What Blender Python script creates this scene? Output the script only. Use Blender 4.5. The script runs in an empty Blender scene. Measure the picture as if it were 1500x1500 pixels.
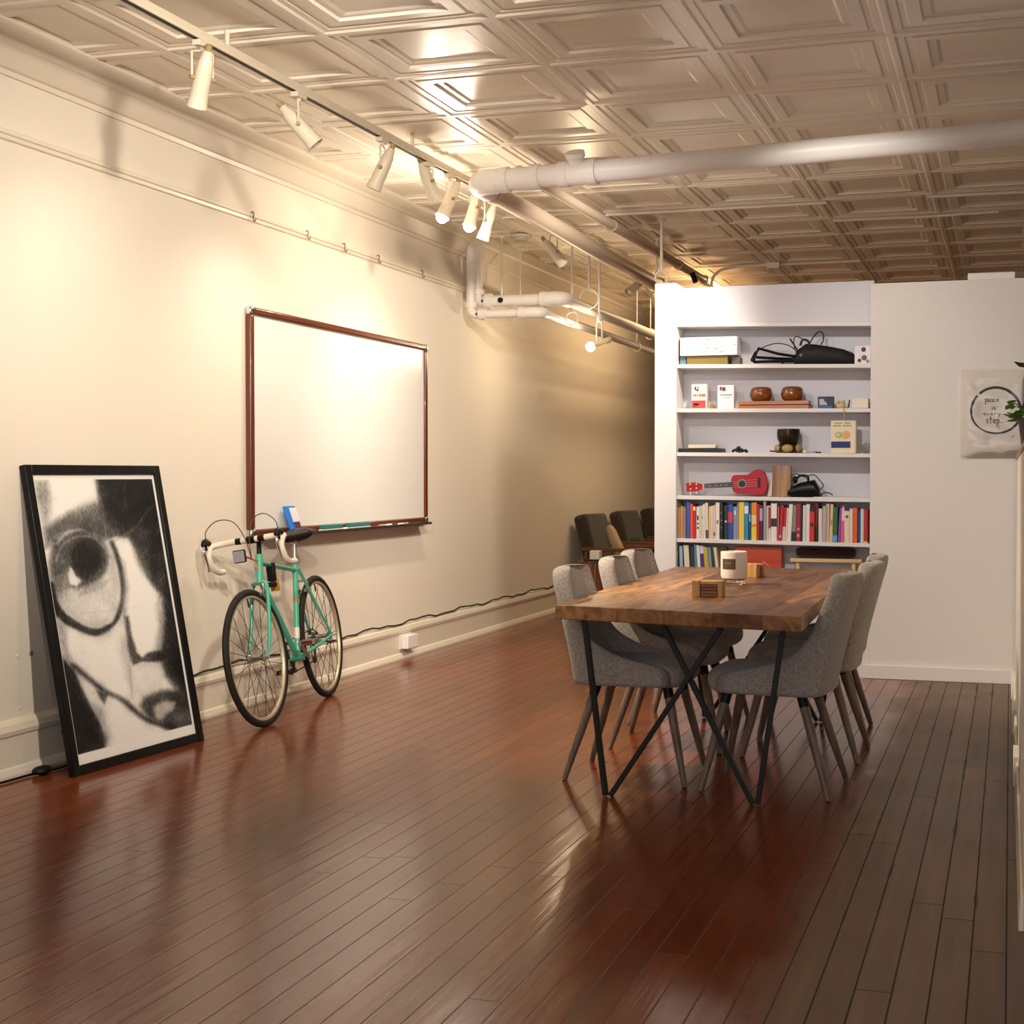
import bpy, math, random
import numpy as np
from mathutils import Vector, Matrix, Quaternion
random.seed(7)
PI = math.pi
scn = bpy.context.scene
COL = scn.collection

# ------------------------------------------------------------------ camera model
CH = 1.25
FPX = 2200.0
PITCH = math.atan(56 / FPX)
YAW = math.atan(730 / math.hypot(FPX, 56))
FW = Vector((-math.sin(YAW) * math.cos(PITCH), math.cos(YAW) * math.cos(PITCH), -math.sin(PITCH)))
RT = Vector((math.cos(YAW), math.sin(YAW), 0))
UP = RT.cross(FW)
CAM = Vector((0, 0, CH))


def _ray(px, py):
    return FW * FPX + RT * (px - 750) + UP * (750 - py)


def onZ(px, py, z):
    d = _ray(px, py); return CAM + d * ((z - CH) / d.z)


def onX(px, py, x):
    d = _ray(px, py); return CAM + d * (x / d.x)


def onY(px, py, y):
    d = _ray(px, py); return CAM + d * (y / d.y)


# ------------------------------------------------------------------ materials
def lin(h):
    if isinstance(h, str):
        h = h.lstrip('#'); v = [int(h[i:i + 2], 16) / 255 for i in (0, 2, 4)]
    else:
        v = [x / 255 for x in h]
    return [(x / 12.92 if x <= .04045 else ((x + .055) / 1.055) ** 2.4) for x in v] + [1]


class NT:
    def __init__(s, m):
        m.use_nodes = True
        s.t = m.node_tree; s.n = s.t.nodes
        s.b = s.n['Principled BSDF']

    def new(s, typ, **kw):
        n = s.n.new(typ)
        for k, v in kw.items():
            if k.startswith('i_'):
                n.inputs[k[2:].replace('_', ' ')].default_value = v
            else:
                setattr(n, k, v)
        return n

    def link(s, a, b):
        s.t.links.new(a, b)


MATS = {}


def mat(key, col, rough=.5, metal=0, spec=.5, emit=0, bump=0, bscale=80, var=0, vscale=6, coat=0, trans=0, ior=1.45):
    if key in MATS: return MATS[key]
    m = bpy.data.materials.new(key); t = NT(m); b = t.b
    c = lin(col)
    b.inputs['Base Color'].default_value = c
    b.inputs['Roughness'].default_value = rough
    b.inputs['Metallic'].default_value = metal
    b.inputs['Specular IOR Level'].default_value = spec
    b.inputs['Coat Weight'].default_value = coat
    b.inputs['Coat Roughness'].default_value = .08
    b.inputs['Transmission Weight'].default_value = trans
    b.inputs['IOR'].default_value = ior
    if emit:
        b.inputs['Emission Color'].default_value = c
        b.inputs['Emission Strength'].default_value = emit
    if var or bump:
        tc = t.new('ShaderNodeTexCoord')
        nz = t.new('ShaderNodeTexNoise', i_Scale=vscale, i_Detail=6.0)
        t.link(tc.outputs['Object'], nz.inputs['Vector'])
        if var:
            mx = t.new('ShaderNodeMix', data_type='RGBA')
            mx.inputs[6].default_value = [max(0, x * (1 - var)) for x in c[:3]] + [1]
            mx.inputs[7].default_value = [min(1, x * (1 + var)) for x in c[:3]] + [1]
            t.link(nz.outputs['Fac'], mx.inputs[0]); t.link(mx.outputs[2], b.inputs['Base Color'])
        if bump:
            nb = t.new('ShaderNodeTexNoise', i_Scale=bscale, i_Detail=4.0)
            t.link(tc.outputs['Object'], nb.inputs['Vector'])
            bp = t.new('ShaderNodeBump', i_Strength=bump, i_Distance=.01)
            t.link(nb.outputs['Fac'], bp.inputs['Height']); t.link(bp.outputs['Normal'], b.inputs['Normal'])
    MATS[key] = m
    return m


def wood(key, a, b_, rough=.4, axis=1, scale=1.0, coat=0):
    """streaky grain running along the given axis"""
    if key in MATS: return MATS[key]
    m = bpy.data.materials.new(key); t = NT(m)
    tc = t.new('ShaderNodeTexCoord'); mp = t.new('ShaderNodeMapping')
    s = [28 * scale] * 3; s[axis] = 1.6 * scale
    mp.inputs['Scale'].default_value = s
    nz = t.new('ShaderNodeTexNoise', i_Scale=1.0, i_Detail=8.0, i_Distortion=.6)
    cr = t.new('ShaderNodeValToRGB')
    cr.color_ramp.elements[0].position = .32; cr.color_ramp.elements[0].color = lin(a)
    cr.color_ramp.elements[1].position = .68; cr.color_ramp.elements[1].color = lin(b_)
    t.link(tc.outputs['Object'], mp.inputs['Vector']); t.link(mp.outputs['Vector'], nz.inputs['Vector'])
    t.link(nz.outputs['Fac'], cr.inputs['Fac']); t.link(cr.outputs['Color'], t.b.inputs['Base Color'])
    t.b.inputs['Roughness'].default_value = rough; t.b.inputs['Coat Weight'].default_value = coat
    MATS[key] = m
    return m


def fabric(key, a, b_, scale=330, rough=.95):
    if key in MATS: return MATS[key]
    m = bpy.data.materials.new(key); t = NT(m)
    tc = t.new('ShaderNodeTexCoord')
    fac = []
    for sx in ((1, 1, .22), (.22, .22, 1)):
        mp = t.new('ShaderNodeMapping'); mp.inputs['Scale'].default_value = [scale * k for k in sx]
        nz = t.new('ShaderNodeTexNoise', i_Scale=1.0, i_Detail=2.0)
        t.link(tc.outputs['Object'], mp.inputs['Vector']); t.link(mp.outputs['Vector'], nz.inputs['Vector'])
        fac.append(nz)
    ad = t.new('ShaderNodeMath', operation='ADD'); t.link(fac[0].outputs['Fac'], ad.inputs[0]); t.link(fac[1].outputs['Fac'], ad.inputs[1])
    cr = t.new('ShaderNodeValToRGB')
    cr.color_ramp.elements[0].position = .38; cr.color_ramp.elements[0].color = lin(a)
    cr.color_ramp.elements[1].position = .62; cr.color_ramp.elements[1].color = lin(b_)
    hf = t.new('ShaderNodeMath', operation='MULTIPLY'); hf.inputs[1].default_value = .5
    t.link(ad.outputs[0], hf.inputs[0]); t.link(hf.outputs[0], cr.inputs['Fac'])
    t.link(cr.outputs['Color'], t.b.inputs['Base Color'])
    bp = t.new('ShaderNodeBump', i_Strength=.35, i_Distance=.003)
    t.link(ad.outputs[0], bp.inputs['Height']); t.link(bp.outputs['Normal'], t.b.inputs['Normal'])
    t.b.inputs['Roughness'].default_value = rough; t.b.inputs['Specular IOR Level'].default_value = .15
    t.b.inputs['Sheen Weight'].default_value = .25
    MATS[key] = m
    return m


def floor_mat():
    m = bpy.data.materials.new('varnished_boards'); t = NT(m)
    geo = t.new('ShaderNodeNewGeometry')
    sep = t.new('ShaderNodeSeparateXYZ'); t.link(geo.outputs['Position'], sep.inputs[0])
    # shift each row of boards by a random amount so end joints do not line up
    row = t.new('ShaderNodeMath', operation='DIVIDE'); row.inputs[1].default_value = .087; t.link(sep.outputs['X'], row.inputs[0])
    fl = t.new('ShaderNodeMath', operation='FLOOR'); t.link(row.outputs[0], fl.inputs[0])
    wn = t.new('ShaderNodeTexWhiteNoise', noise_dimensions='1D'); t.link(fl.outputs[0], wn.inputs['W'])
    sh = t.new('ShaderNodeMath', operation='MULTIPLY_ADD'); sh.inputs[1].default_value = 3.1
    t.link(wn.outputs['Value'], sh.inputs[0]); t.link(sep.outputs['Y'], sh.inputs[2])
    cmb = t.new('ShaderNodeCombineXYZ'); t.link(sh.outputs[0], cmb.inputs[0]); t.link(sep.outputs['X'], cmb.inputs[1])

    def brick(mortar, c1, c2, cm):
        b = t.new('ShaderNodeTexBrick', offset=0.0, i_Scale=1.0, i_Mortar_Size=mortar, i_Mortar_Smooth=.15, i_Brick_Width=2.3, i_Row_Height=.087)
        b.inputs['Color1'].default_value = c1; b.inputs['Color2'].default_value = c2; b.inputs['Mortar'].default_value = cm
        b.inputs['Bias'].default_value = 0
        t.link(cmb.outputs[0], b.inputs['Vector']); return b
    red = brick(.0021, lin('#682f12'), lin('#7b3b19'), lin('#2c1206'))
    worn = brick(.0026, lin('#6a5442'), lin('#77604c'), lin('#241a12'))
    wide = brick(.0075, (0, 0, 0, 1), (0, 0, 0, 1), (1, 1, 1, 1))
    # streaks along the boards
    mp = t.new('ShaderNodeMapping'); mp.inputs['Scale'].default_value = (26, 1.3, 1); t.link(geo.outputs['Position'], mp.inputs['Vector'])
    nz = t.new('ShaderNodeTexNoise', i_Scale=1.0, i_Detail=8.0, i_Distortion=.4); t.link(mp.outputs[0], nz.inputs['Vector'])
    cr = t.new('ShaderNodeValToRGB'); cr.color_ramp.elements[0].position = .3; cr.color_ramp.elements[0].color = (.72, .68, .64, 1)
    cr.color_ramp.elements[1].position = .72; cr.color_ramp.elements[1].color = (1.16, 1.13, 1.1, 1)
    t.link(nz.outputs['Fac'], cr.inputs['Fac'])
    # worn strip where the varnish is gone
    n2 = t.new('ShaderNodeTexNoise', i_Scale=2.2, i_Detail=5.0); t.link(geo.outputs['Position'], n2.inputs['Vector'])
    ad = t.new('ShaderNodeMath', operation='MULTIPLY_ADD'); ad.inputs[1].default_value = .28; t.link(n2.outputs['Fac'], ad.inputs[0]); t.link(sep.outputs['X'], ad.inputs[2])
    mr = t.new('ShaderNodeMapRange', interpolation_type='SMOOTHSTEP'); mr.inputs['From Min'].default_value = -.50; mr.inputs['From Max'].default_value = -.31
    t.link(ad.outputs[0], mr.inputs['Value'])
    mx = t.new('ShaderNodeMix', data_type='RGBA'); t.link(mr.outputs[0], mx.inputs[0]); t.link(red.outputs['Color'], mx.inputs[6]); t.link(worn.outputs['Color'], mx.inputs[7])
    ml = t.new('ShaderNodeMix', data_type='RGBA', blend_type='MULTIPLY'); ml.inputs[0].default_value = .8
    t.link(mx.outputs[2], ml.inputs[6]); t.link(cr.outputs['Color'], ml.inputs[7])
    # ragged dark gaps
    mp3 = t.new('ShaderNodeMapping'); mp3.inputs['Scale'].default_value = (9, 1.5, 1); t.link(geo.outputs['Position'], mp3.inputs['Vector'])
    n3 = t.new('ShaderNodeTexNoise', i_Scale=1.0, i_Detail=3.0); t.link(mp3.outputs[0], n3.inputs['Vector'])
    th = t.new('ShaderNodeMapRange'); th.inputs['From Min'].default_value = .60; th.inputs['From Max'].default_value = .66; t.link(n3.outputs['Fac'], th.inputs['Value'])
    gp = t.new('ShaderNodeMath', operation='MULTIPLY'); g0 = t.new('ShaderNodeMath', operation='MULTIPLY'); t.link(mr.outputs[0], g0.inputs[0]); t.link(th.outputs[0], g0.inputs[1]); t.link(g0.outputs[0], gp.inputs[0]); t.link(wide.outputs['Fac'], gp.inputs[1])
    m3 = t.new('ShaderNodeMix', data_type='RGBA'); m3.inputs[7].default_value = lin('#1c110a')
    t.link(gp.outputs[0], m3.inputs[0]); t.link(ml.outputs[2], m3.inputs[6])
    t.link(m3.outputs[2], t.b.inputs['Base Color'])
    ro = t.new('ShaderNodeMapRange'); ro.inputs['To Min'].default_value = .12; ro.inputs['To Max'].default_value = .42; t.link(mr.outputs[0], ro.inputs['Value'])
    n4 = t.new('ShaderNodeTexNoise', i_Scale=3.0, i_Detail=6.0); t.link(geo.outputs['Position'], n4.inputs['Vector'])
    ra = t.new('ShaderNodeMath', operation='MULTIPLY_ADD'); ra.inputs[1].default_value = .12; t.link(n4.outputs['Fac'], ra.inputs[0]); t.link(ro.outputs[0], ra.inputs[2])
    rm = t.new('ShaderNodeMath', operation='MULTIPLY_ADD'); rm.inputs[1].default_value = .3; t.link(red.outputs['Fac'], rm.inputs[0]); t.link(ra.outputs[0], rm.inputs[2]); t.link(rm.outputs[0], t.b.inputs['Roughness'])
    t.b.inputs['Specular IOR Level'].default_value = .45
    hs = t.new('ShaderNodeMath', operation='MULTIPLY_ADD'); hs.inputs[1].default_value = -1.0
    t.link(red.outputs['Fac'], hs.inputs[0]); t.link(nz.outputs['Fac'], hs.inputs[2])
    bp = t.new('ShaderNodeBump', i_Strength=.3, i_Distance=.004); t.link(hs.outputs[0], bp.inputs['Height']); t.link(bp.outputs['Normal'], t.b.inputs['Normal'])
    return m


def tabletop_mat():
    m = bpy.data.materials.new('planked_walnut'); t = NT(m)
    tc = t.new('ShaderNodeTexCoord')
    sep = t.new('ShaderNodeSeparateXYZ'); t.link(tc.outputs['Object'], sep.inputs[0])
    cmb = t.new('ShaderNodeCombineXYZ'); t.link(sep.outputs['Y'], cmb.inputs[0]); t.link(sep.outputs['X'], cmb.inputs[1])
    b = t.new('ShaderNodeTexBrick', offset=.5, i_Scale=1.0, i_Mortar_Size=.0008, i_Brick_Width=1.7, i_Row_Height=.19)
    b.inputs['Color1'].default_value = lin('#623c22'); b.inputs['Color2'].default_value = lin('#b08052'); b.inputs['Mortar'].default_value = lin('#3a2213')
    t.link(cmb.outputs[0], b.inputs['Vector'])
    mp = t.new('ShaderNodeMapping'); mp.inputs['Scale'].default_value = (13, 2.2, 13); t.link(tc.outputs['Object'], mp.inputs['Vector'])
    nz = t.new('ShaderNodeTexNoise', i_Scale=1.0, i_Detail=9.0, i_Distortion=1.6); t.link(mp.outputs[0], nz.inputs['Vector'])
    cr = t.new('ShaderNodeValToRGB'); e = cr.color_ramp.elements
    e[0].position = .33; e[0].color = (.3, .27, .24, 1); e[1].position = .68; e[1].color = (1.4, 1.32, 1.18, 1)
    t.link(nz.outputs['Fac'], cr.inputs['Fac'])
    ml = t.new('ShaderNodeMix', data_type='RGBA', blend_type='MULTIPLY'); ml.inputs[0].default_value = .85
    t.link(b.outputs['Color'], ml.inputs[6]); t.link(cr.outputs['Color'], ml.inputs[7]); t.link(ml.outputs[2], t.b.inputs['Base Color'])
    t.b.inputs['Roughness'].default_value = .38; t.b.inputs['Specular IOR Level'].default_value = .4
    return m


def vcol_mat(key, attr, rough=.3, coat=0):
    m = bpy.data.materials.new(key); t = NT(m)
    a = t.new('ShaderNodeAttribute', attribute_name=attr)
    t.link(a.outputs['Color'], t.b.inputs['Base Color'])
    t.b.inputs['Roughness'].default_value = rough; t.b.inputs['Specular IOR Level'].default_value = .25; t.b.inputs['Coat Weight'].default_value = coat; t.b.inputs['Coat Roughness'].default_value = .04
    return m


M_WALL = mat('cream_wall_paint', '#e6dccb', .75, spec=.25, bump=.12, bscale=14, var=.02, vscale=1.2)
M_TRIM = mat('cream_gloss_trim', '#e4d9c4', .35, spec=.45, bump=.06, bscale=10)
M_WHITE = mat('white_shelf_paint', '#ded9d6', .5, spec=.35)
M_PART = mat('white_partition_paint', '#e0d9d0', .6, spec=.3, bump=.1, bscale=30)
M_CEIL = mat('pressed_tin_paint', '#efe5d3', .3, spec=.55, bump=.08, bscale=9)
M_PIPE = mat('white_pipe_paint', '#e6dfd6', .4, spec=.4)
M_PIPE2 = mat('primed_pipe_paint', '#cdb9a3', .4, spec=.4)
M_METAL = mat('brushed_steel', '#b9b6b0', .3, metal=1)
M_CHROME = mat('chrome', '#d8d8d8', .12, metal=1)
M_BLACK = mat('matte_black', '#0b0a08', .5, spec=.3)
M_BLACKG = mat('satin_black', '#080706', .35, spec=.3)
M_RUB = mat('black_rubber', '#221d18', .75, spec=.3)
M_DARKSTEEL = mat('dark_green_steel', '#1f2119', .5, spec=.3)
M_FAB = fabric('heather_grey_weave', '#847b72', '#b0a699')
M_LEG = wood('taupe_stained_wood', '#55463a', '#7c6854', .45, axis=2, scale=1.5)
M_CREAM = mat('cream_plastic', '#cfc4ad', .45)
M_BULB = mat('lit_bulb', '#ffe9c8', .3, emit=28)
M_BULB7 = mat('lit_bulb_small', '#ffe0b0', .3, emit=28)
M_INK = mat('dark_ink', '#2a2622', .6)


# ------------------------------------------------------------------ mesh builder
class MB:
    def __init__(s):
        s.v = []; s.f = []; s.m = []

    def add(s, vs, fs, mi=0):
        o = len(s.v); s.v += [Vector(p) for p in vs]
        for f in fs: s.f.append([i + o for i in f]); s.m.append(mi)
        return s

    def box(s, lo, hi, mi=0, M=None):
        x0, y0, z0 = lo; x1, y1, z1 = hi
        vs = [Vector(p) for p in ((x0, y0, z0), (x1, y0, z0), (x1, y1, z0), (x0, y1, z0), (x0, y0, z1), (x1, y0, z1), (x1, y1, z1), (x0, y1, z1))]
        if M is not None: vs = [M @ p for p in vs]
        return s.add(vs, [(0, 3, 2, 1), (4, 5, 6, 7), (0, 1, 5, 4), (1, 2, 6, 5), (2, 3, 7, 6), (3, 0, 4, 7)], mi)

    def hexa(s, bot, top, mi=0):
        return s.add(list(bot) + list(top), [(0, 3, 2, 1), (4, 5, 6, 7), (0, 1, 5, 4), (1, 2, 6, 5), (2, 3, 7, 6), (3, 0, 4, 7)], mi)

    def rings(s, rings, closed=True, caps=True, mi=0, loop=False):
        n = len(rings[0]); vs = [p for r in rings for p in r]; fs = []
        R = len(rings)
        for i in range(R if loop else R - 1):
            a = i * n; b = ((i + 1) % R) * n
            for j in range(n if closed else n - 1):
                k = (j + 1) % n
                fs.append((a + j, a + k, b + k, b + j))
        if caps and not loop:
            fs.append(tuple(reversed(range(n)))); fs.append(tuple(range((R - 1) * n, R * n)))
        return s.add(vs, fs, mi)

    def tube(s, pts, r, n=8, closed=False, mi=0, flat=1.0):
        pts = [Vector(p) for p in pts]; N = len(pts)
        rs = r if isinstance(r, (list, tuple)) else [r] * N
        T = []
        for i in range(N):
            a = pts[(i - 1) % N] if (closed or i > 0) else pts[i]
            b = pts[(i + 1) % N] if (closed or i < N - 1) else pts[i]
            T.append((b - a).normalized())
        ref = Vector((0, 0, 1)) if abs(T[0].z) < .9 else Vector((1, 0, 0))
        nrm = (ref - T[0] * ref.dot(T[0])).normalized()
        rg = []
        for i in range(N):
            if i:
                nrm = (nrm - T[i] * nrm.dot(T[i]))
                nrm = nrm.normalized() if nrm.length > 1e-6 else Vector((1, 0, 0))
            bn = T[i].cross(nrm)
            rg.append([pts[i] + (nrm * math.cos(2 * PI * k / n) * flat + bn * math.sin(2 * PI * k / n)) * rs[i] for k in range(n)])
        return s.rings(rg, mi=mi, loop=closed)

    def lathe(s, prof, c=(0, 0, 0), n=24, axis=(0, 0, 1), mi=0, caps=True):
        q = Vector((0, 0, 1)).rotation_difference(Vector(axis).normalized()); c = Vector(c)
        rg = [[c + q @ Vector((r * math.cos(2 * PI * k / n), r * math.sin(2 * PI * k / n), z)) for k in range(n)] for r, z in prof]
        return s.rings(rg, caps=caps, mi=mi)

    def ball(s, c, r, sc=(1, 1, 1), n=14, mi=0, M=None):
        c = Vector(c); rg = []
        m = n // 2 + 1
        for i in range(m + 1):
            a = -PI / 2 + PI * i / m; a = max(-PI / 2 + .03, min(PI / 2 - .03, a))
            rr = [Vector((r * sc[0] * math.cos(a) * math.cos(2 * PI * k / n), r * sc[1] * math.cos(a) * math.sin(2 * PI * k / n), r * sc[2] * math.sin(a))) for k in range(n)]
            if M is not None: rr = [M @ p for p in rr]
            rg.append([c + p for p in rr])
        return s.rings(rg, mi=mi)

    def prism(s, poly, off, mi=0):
        off = Vector(off); n = len(poly); P = [Vector(p) for p in poly]
        return s.add(P + [p + off for p in P], [tuple(range(n)), tuple(reversed(range(n, 2 * n)))] + [(i, i + n, (i + 1) % n + n, (i + 1) % n) for i in range(n)], mi)

    def text(s, txt, size, M, mi=0, ext=.0004, align='CENTER'):
        cu = bpy.data.curves.new('tmp', 'FONT'); cu.body = txt; cu.size = size; cu.extrude = ext
        cu.align_x = align; cu.align_y = 'CENTER'; cu.resolution_u = 2
        ob = bpy.data.objects.new('tmp', cu); COL.objects.link(ob)
        bpy.context.view_layer.update()
        me = bpy.data.meshes.new_from_object(ob.evaluated_get(bpy.context.evaluated_depsgraph_get()))
        s.add([M @ v.co for v in me.vertices], [tuple(p.vertices) for p in me.polygons], mi)
        bpy.data.objects.remove(ob); bpy.data.curves.remove(cu); bpy.data.meshes.remove(me)
        return s

    def build(s, name, mats, parent=None, base=None, bevel=0, sub=0, ang=38, smooth=True, local=False, segs=2):
        if parent is not None:
            if local: vs = s.v; loc = Vector((0, 0, 0))
            else:
                inv = wm(parent).inverted(); vs = [inv @ p for p in s.v]; loc = Vector((0, 0, 0))
        else:
            if base is None:
                xs = [p.x for p in s.v]; ys = [p.y for p in s.v]; zs = [p.z for p in s.v]
                base = ((min(xs) + max(xs)) / 2, (min(ys) + max(ys)) / 2, min(zs))
            loc = Vector(base); vs = [p - loc for p in s.v]
        me = bpy.data.meshes.new(name)
        me.from_pydata([tuple(p) for p in vs], [], s.f)
        for m in (mats if isinstance(mats, (list, tuple)) else [mats]): me.materials.append(m)
        me.polygons.foreach_set('material_index', s.m)
        me.validate(); me.update()
        import bmesh
        bm = bmesh.new(); bm.from_mesh(me); bmesh.ops.recalc_face_normals(bm, faces=bm.faces); bm.to_mesh(me); bm.free()
        if smooth:
            me.shade_smooth()
            if not sub: me.set_sharp_from_angle(angle=math.radians(ang))
        o = bpy.data.objects.new(name, me); COL.objects.link(o); o.location = loc
        if parent is not None: o.parent = parent
        if bevel:
            b = o.modifiers.new('bevel', 'BEVEL'); b.width = bevel; b.segments = segs; b.limit_method = 'ANGLE'; b.angle_limit = math.radians(40)
        if sub:
            d = o.modifiers.new('sub', 'SUBSURF'); d.levels = sub; d.render_levels = sub
        return o


def wm(o):
    M = Matrix.LocRotScale(o.location, o.rotation_euler, o.scale)
    return wm(o.parent) @ M if o.parent else M


def tag(o, label, cat, group=None, kind=None):
    o['label'] = label; o['category'] = cat
    if group: o['group'] = group
    if kind: o['kind'] = kind
    return o


def thing(name, label, cat, loc, rot=(0, 0, 0), group=None):
    o = bpy.data.objects.new(name, None); COL.objects.link(o)
    o.empty_display_size = .1; o.location = loc; o.rotation_euler = rot
    return tag(o, label, cat, group)


def part(name, parent, mats, mb, **kw):
    return mb.build(name, mats, parent, **kw)


def pempty(name, parent):
    o = bpy.data.objects.new(name, None); COL.objects.link(o); o.parent = parent; o.empty_display_size = .05
    return o


def struct(o):
    o['kind'] = 'structure'; return o


def copy_tree(o, parent=None):
    c = o.copy(); COL.objects.link(c)
    if parent is not None: c.parent = parent
    for ch in list(o.children): copy_tree(ch, c)
    return c


def spline(pts, n=8):
    """Catmull-Rom through pts"""
    P = [Vector(p) for p in pts]; P = [2 * P[0] - P[1]] + P + [2 * P[-1] - P[-2]]
    out = []
    for i in range(1, len(P) - 2):
        for k in range(n):
            t = k / n; a, b, c, d = P[i - 1:i + 3]
            out.append(.5 * ((2 * b) + (c - a) * t + (2 * a - 5 * b + 4 * c - d) * t * t + (3 * b - a - 3 * c + d) * t ** 3))
    out.append(P[-2]); return out


# ------------------------------------------------------------------ setting
WX = -3.92            # face of the left wall
CZ = 3.05             # ceiling
RX = 3.2
Y0, Y1 = -2.6, 20.0
PY = 9.38             # face of the partition and bookcase

struct(MB().box((WX - .1, Y0, -.1), (RX + .1, Y1, 0)).build('floor', floor_mat(), smooth=False))
struct(MB().box((WX - .15, Y0, 0), (WX, Y1, CZ + .15)).build('wall_left', M_WALL, smooth=False))
struct(MB().box((WX, Y1, 0), (RX, Y1 + .15, CZ + .15)).build('wall_back', M_WALL, smooth=False))
struct(MB().box((RX, Y0, 0), (RX + .15, Y1, CZ + .15)).build('wall_right', M_WALL, smooth=False))
wf = MB()
wf.box((WX, Y0 - .15, 0), (-3.2, Y0, CZ + .15)).box((2.4, Y0 - .15, 0), (RX, Y0, CZ + .15))
wf.box((-3.2, Y0 - .15, 0), (2.4, Y0, .5)).box((-3.2, Y0 - .15, 2.75), (2.4, Y0, CZ + .15))
struct(wf.build('wall_front', M_WALL, smooth=False))
w = MB()
for x in (-3.2, -1.36, .5, 2.34): w.box((x, Y0 - .12, .5), (x + .06, Y0 - .05, 2.75))
w.box((-3.2, Y0 - .12, .5), (2.4, Y0 - .05, .56)).box((-3.2, Y0 - .12, 2.69), (2.4, Y0 - .05, 2.75)).box((-3.2, Y0 - .12, 2.1), (2.4, Y0 - .05, 2.14))
wn = struct(w.build('window_1', M_TRIM))
part('window_pane', wn, mat('window_glass', '#ffffff', .02, trans=1), MB().box((-3.19, Y0 - .09, .51), (2.39, Y0 - .085, 2.74)))

# pressed tin ceiling: one mesh of stepped coffers
P = .735
cb = MB()
ins = [0, .012, .022, .05, .056, .075, .083, .135, .142, .17, .185]
hts = [-.007, -.007, 0, 0, .005, .005, .0, .0, .011, .011, .018]
x0 = -.48 - P * 5; ny = int((Y1 - Y0) / P) + 2; y0c = 10.05 - P * 18
for i in range(10):
    for j in range(ny):
        ax, ay = x0 + i * P, y0c + j * P
        rg = []
        for d, h in zip(ins, hts):
            a, b, c, e = ax + d, ax + P - d, ay + d, ay + P - d
            rg.append([Vector((max(WX - .05, min(RX + .05, X)), Y, CZ + h)) for X, Y in ((a, c), (b, c), (b, e), (a, e))])
        n0 = len(cb.v)
        cb.rings(rg, caps=False)
        L = len(cb.v); cb.f.append([L - 4, L - 3, L - 2, L - 1]); cb.m.append(0)
cb.box((WX - .1, Y0 - .1, CZ + .06), (RX + .1, Y1 + .1, CZ + .15))
struct(cb.build('ceiling', M_CEIL, ang=20))


def extr(prof, ya, yb, sx=1, bx=WX):
    return MB().prism([(bx + sx * a, ya, z) for a, z in prof], (0, yb - ya, 0))


struct(extr([(0, 0), (.045, 0), (.045, .012), (.034, .036), (.024, .042), (.022, .165), (.03, .172), (.034, .19), (.026, .215), (.012, .23), (0, .235)], Y0, Y1).build('baseboard_left', M_TRIM, smooth=False))
struct(extr([(0, 2.88), (.012, 2.88), (.018, 2.90), (.03, 2.905), (.05, 2.93), (.085, 2.975), (.095, 2.98), (.10, 3.0), (.14, 3.03), (.15, 3.04), (.15, 3.09), (0, 3.09)], Y0, Y1).build('trim_1', M_TRIM, smooth=False))
struct(extr([(0, 2.615), (.012, 2.62), (.014, 2.635), (.022, 2.64), (.022, 2.655), (.014, 2.66), (0, 2.66)], Y0, 11.2).build('trim_2', M_TRIM, smooth=False))

# full-height partition right of the bookcase
struct(MB().box((-.812, PY, 0), (RX, PY + .12, 2.405)).build('wall_partition', M_PART, bevel=.004))
struct(MB().box((-.845, PY - .018, 0), (RX, PY, .085)).build('baseboard_back', M_PART, bevel=.004))
# low wall at the right edge of the view
lw = MB()
lw.hexa([(.045, 4.3, 0), (.17, 4.3, 0), (.17, PY - .02, 0), (.035, PY - .02, 0)], [(.045, 4.3, 1.33), (.17, 4.3, 1.33), (.17, PY - .02, 1.33), (.035, PY - .02, 1.33)])
struct(lw.build('wall_low', M_PART))
lc = MB().hexa([(.038, 4.28, 1.33), (.18, 4.28, 1.33), (.18, PY - .02, 1.33), (.028, PY - .02, 1.33)], [(.038, 4.28, 1.35), (.18, 4.28, 1.35), (.18, PY - .02, 1.35), (.028, PY - .02, 1.35)])
struct(lc.build('trim_3', wood('oak_cap', '#8a6a42', '#b08c5c', .4), bevel=.003))
lb = MB()
ya = 4.3
lb.hexa([(.03, 4.3, 0), (.045, 4.3, 0), (.036, 9.0, 0), (.018, 9.0, 0)], [(.036, 4.3, .1), (.045, 4.3, .1), (.036, 9.0, .1), (.024, 9.0, .1)])
for yy in (8.75, 7.55, 6.3): lb.box((.012 + (9 - yy) * .003, yy, 0), (.05, yy + .28, .12))
struct(lb.build('baseboard_right', M_TRIM, bevel=.003))

# ------------------------------------------------------------------ framed poster
def homog(src, dst):
    A = []; B = []
    for (x, y), (u, v) in zip(src, dst):
        A.append([x, y, 1, 0, 0, 0, -u * x, -u * y]); B.append(u)
        A.append([0, 0, 0, x, y, 1, -v * x, -v * y]); B.append(v)
    h = np.linalg.solve(np.array(A, float), np.array(B, float)); return np.append(h, 1).reshape(3, 3)


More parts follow.
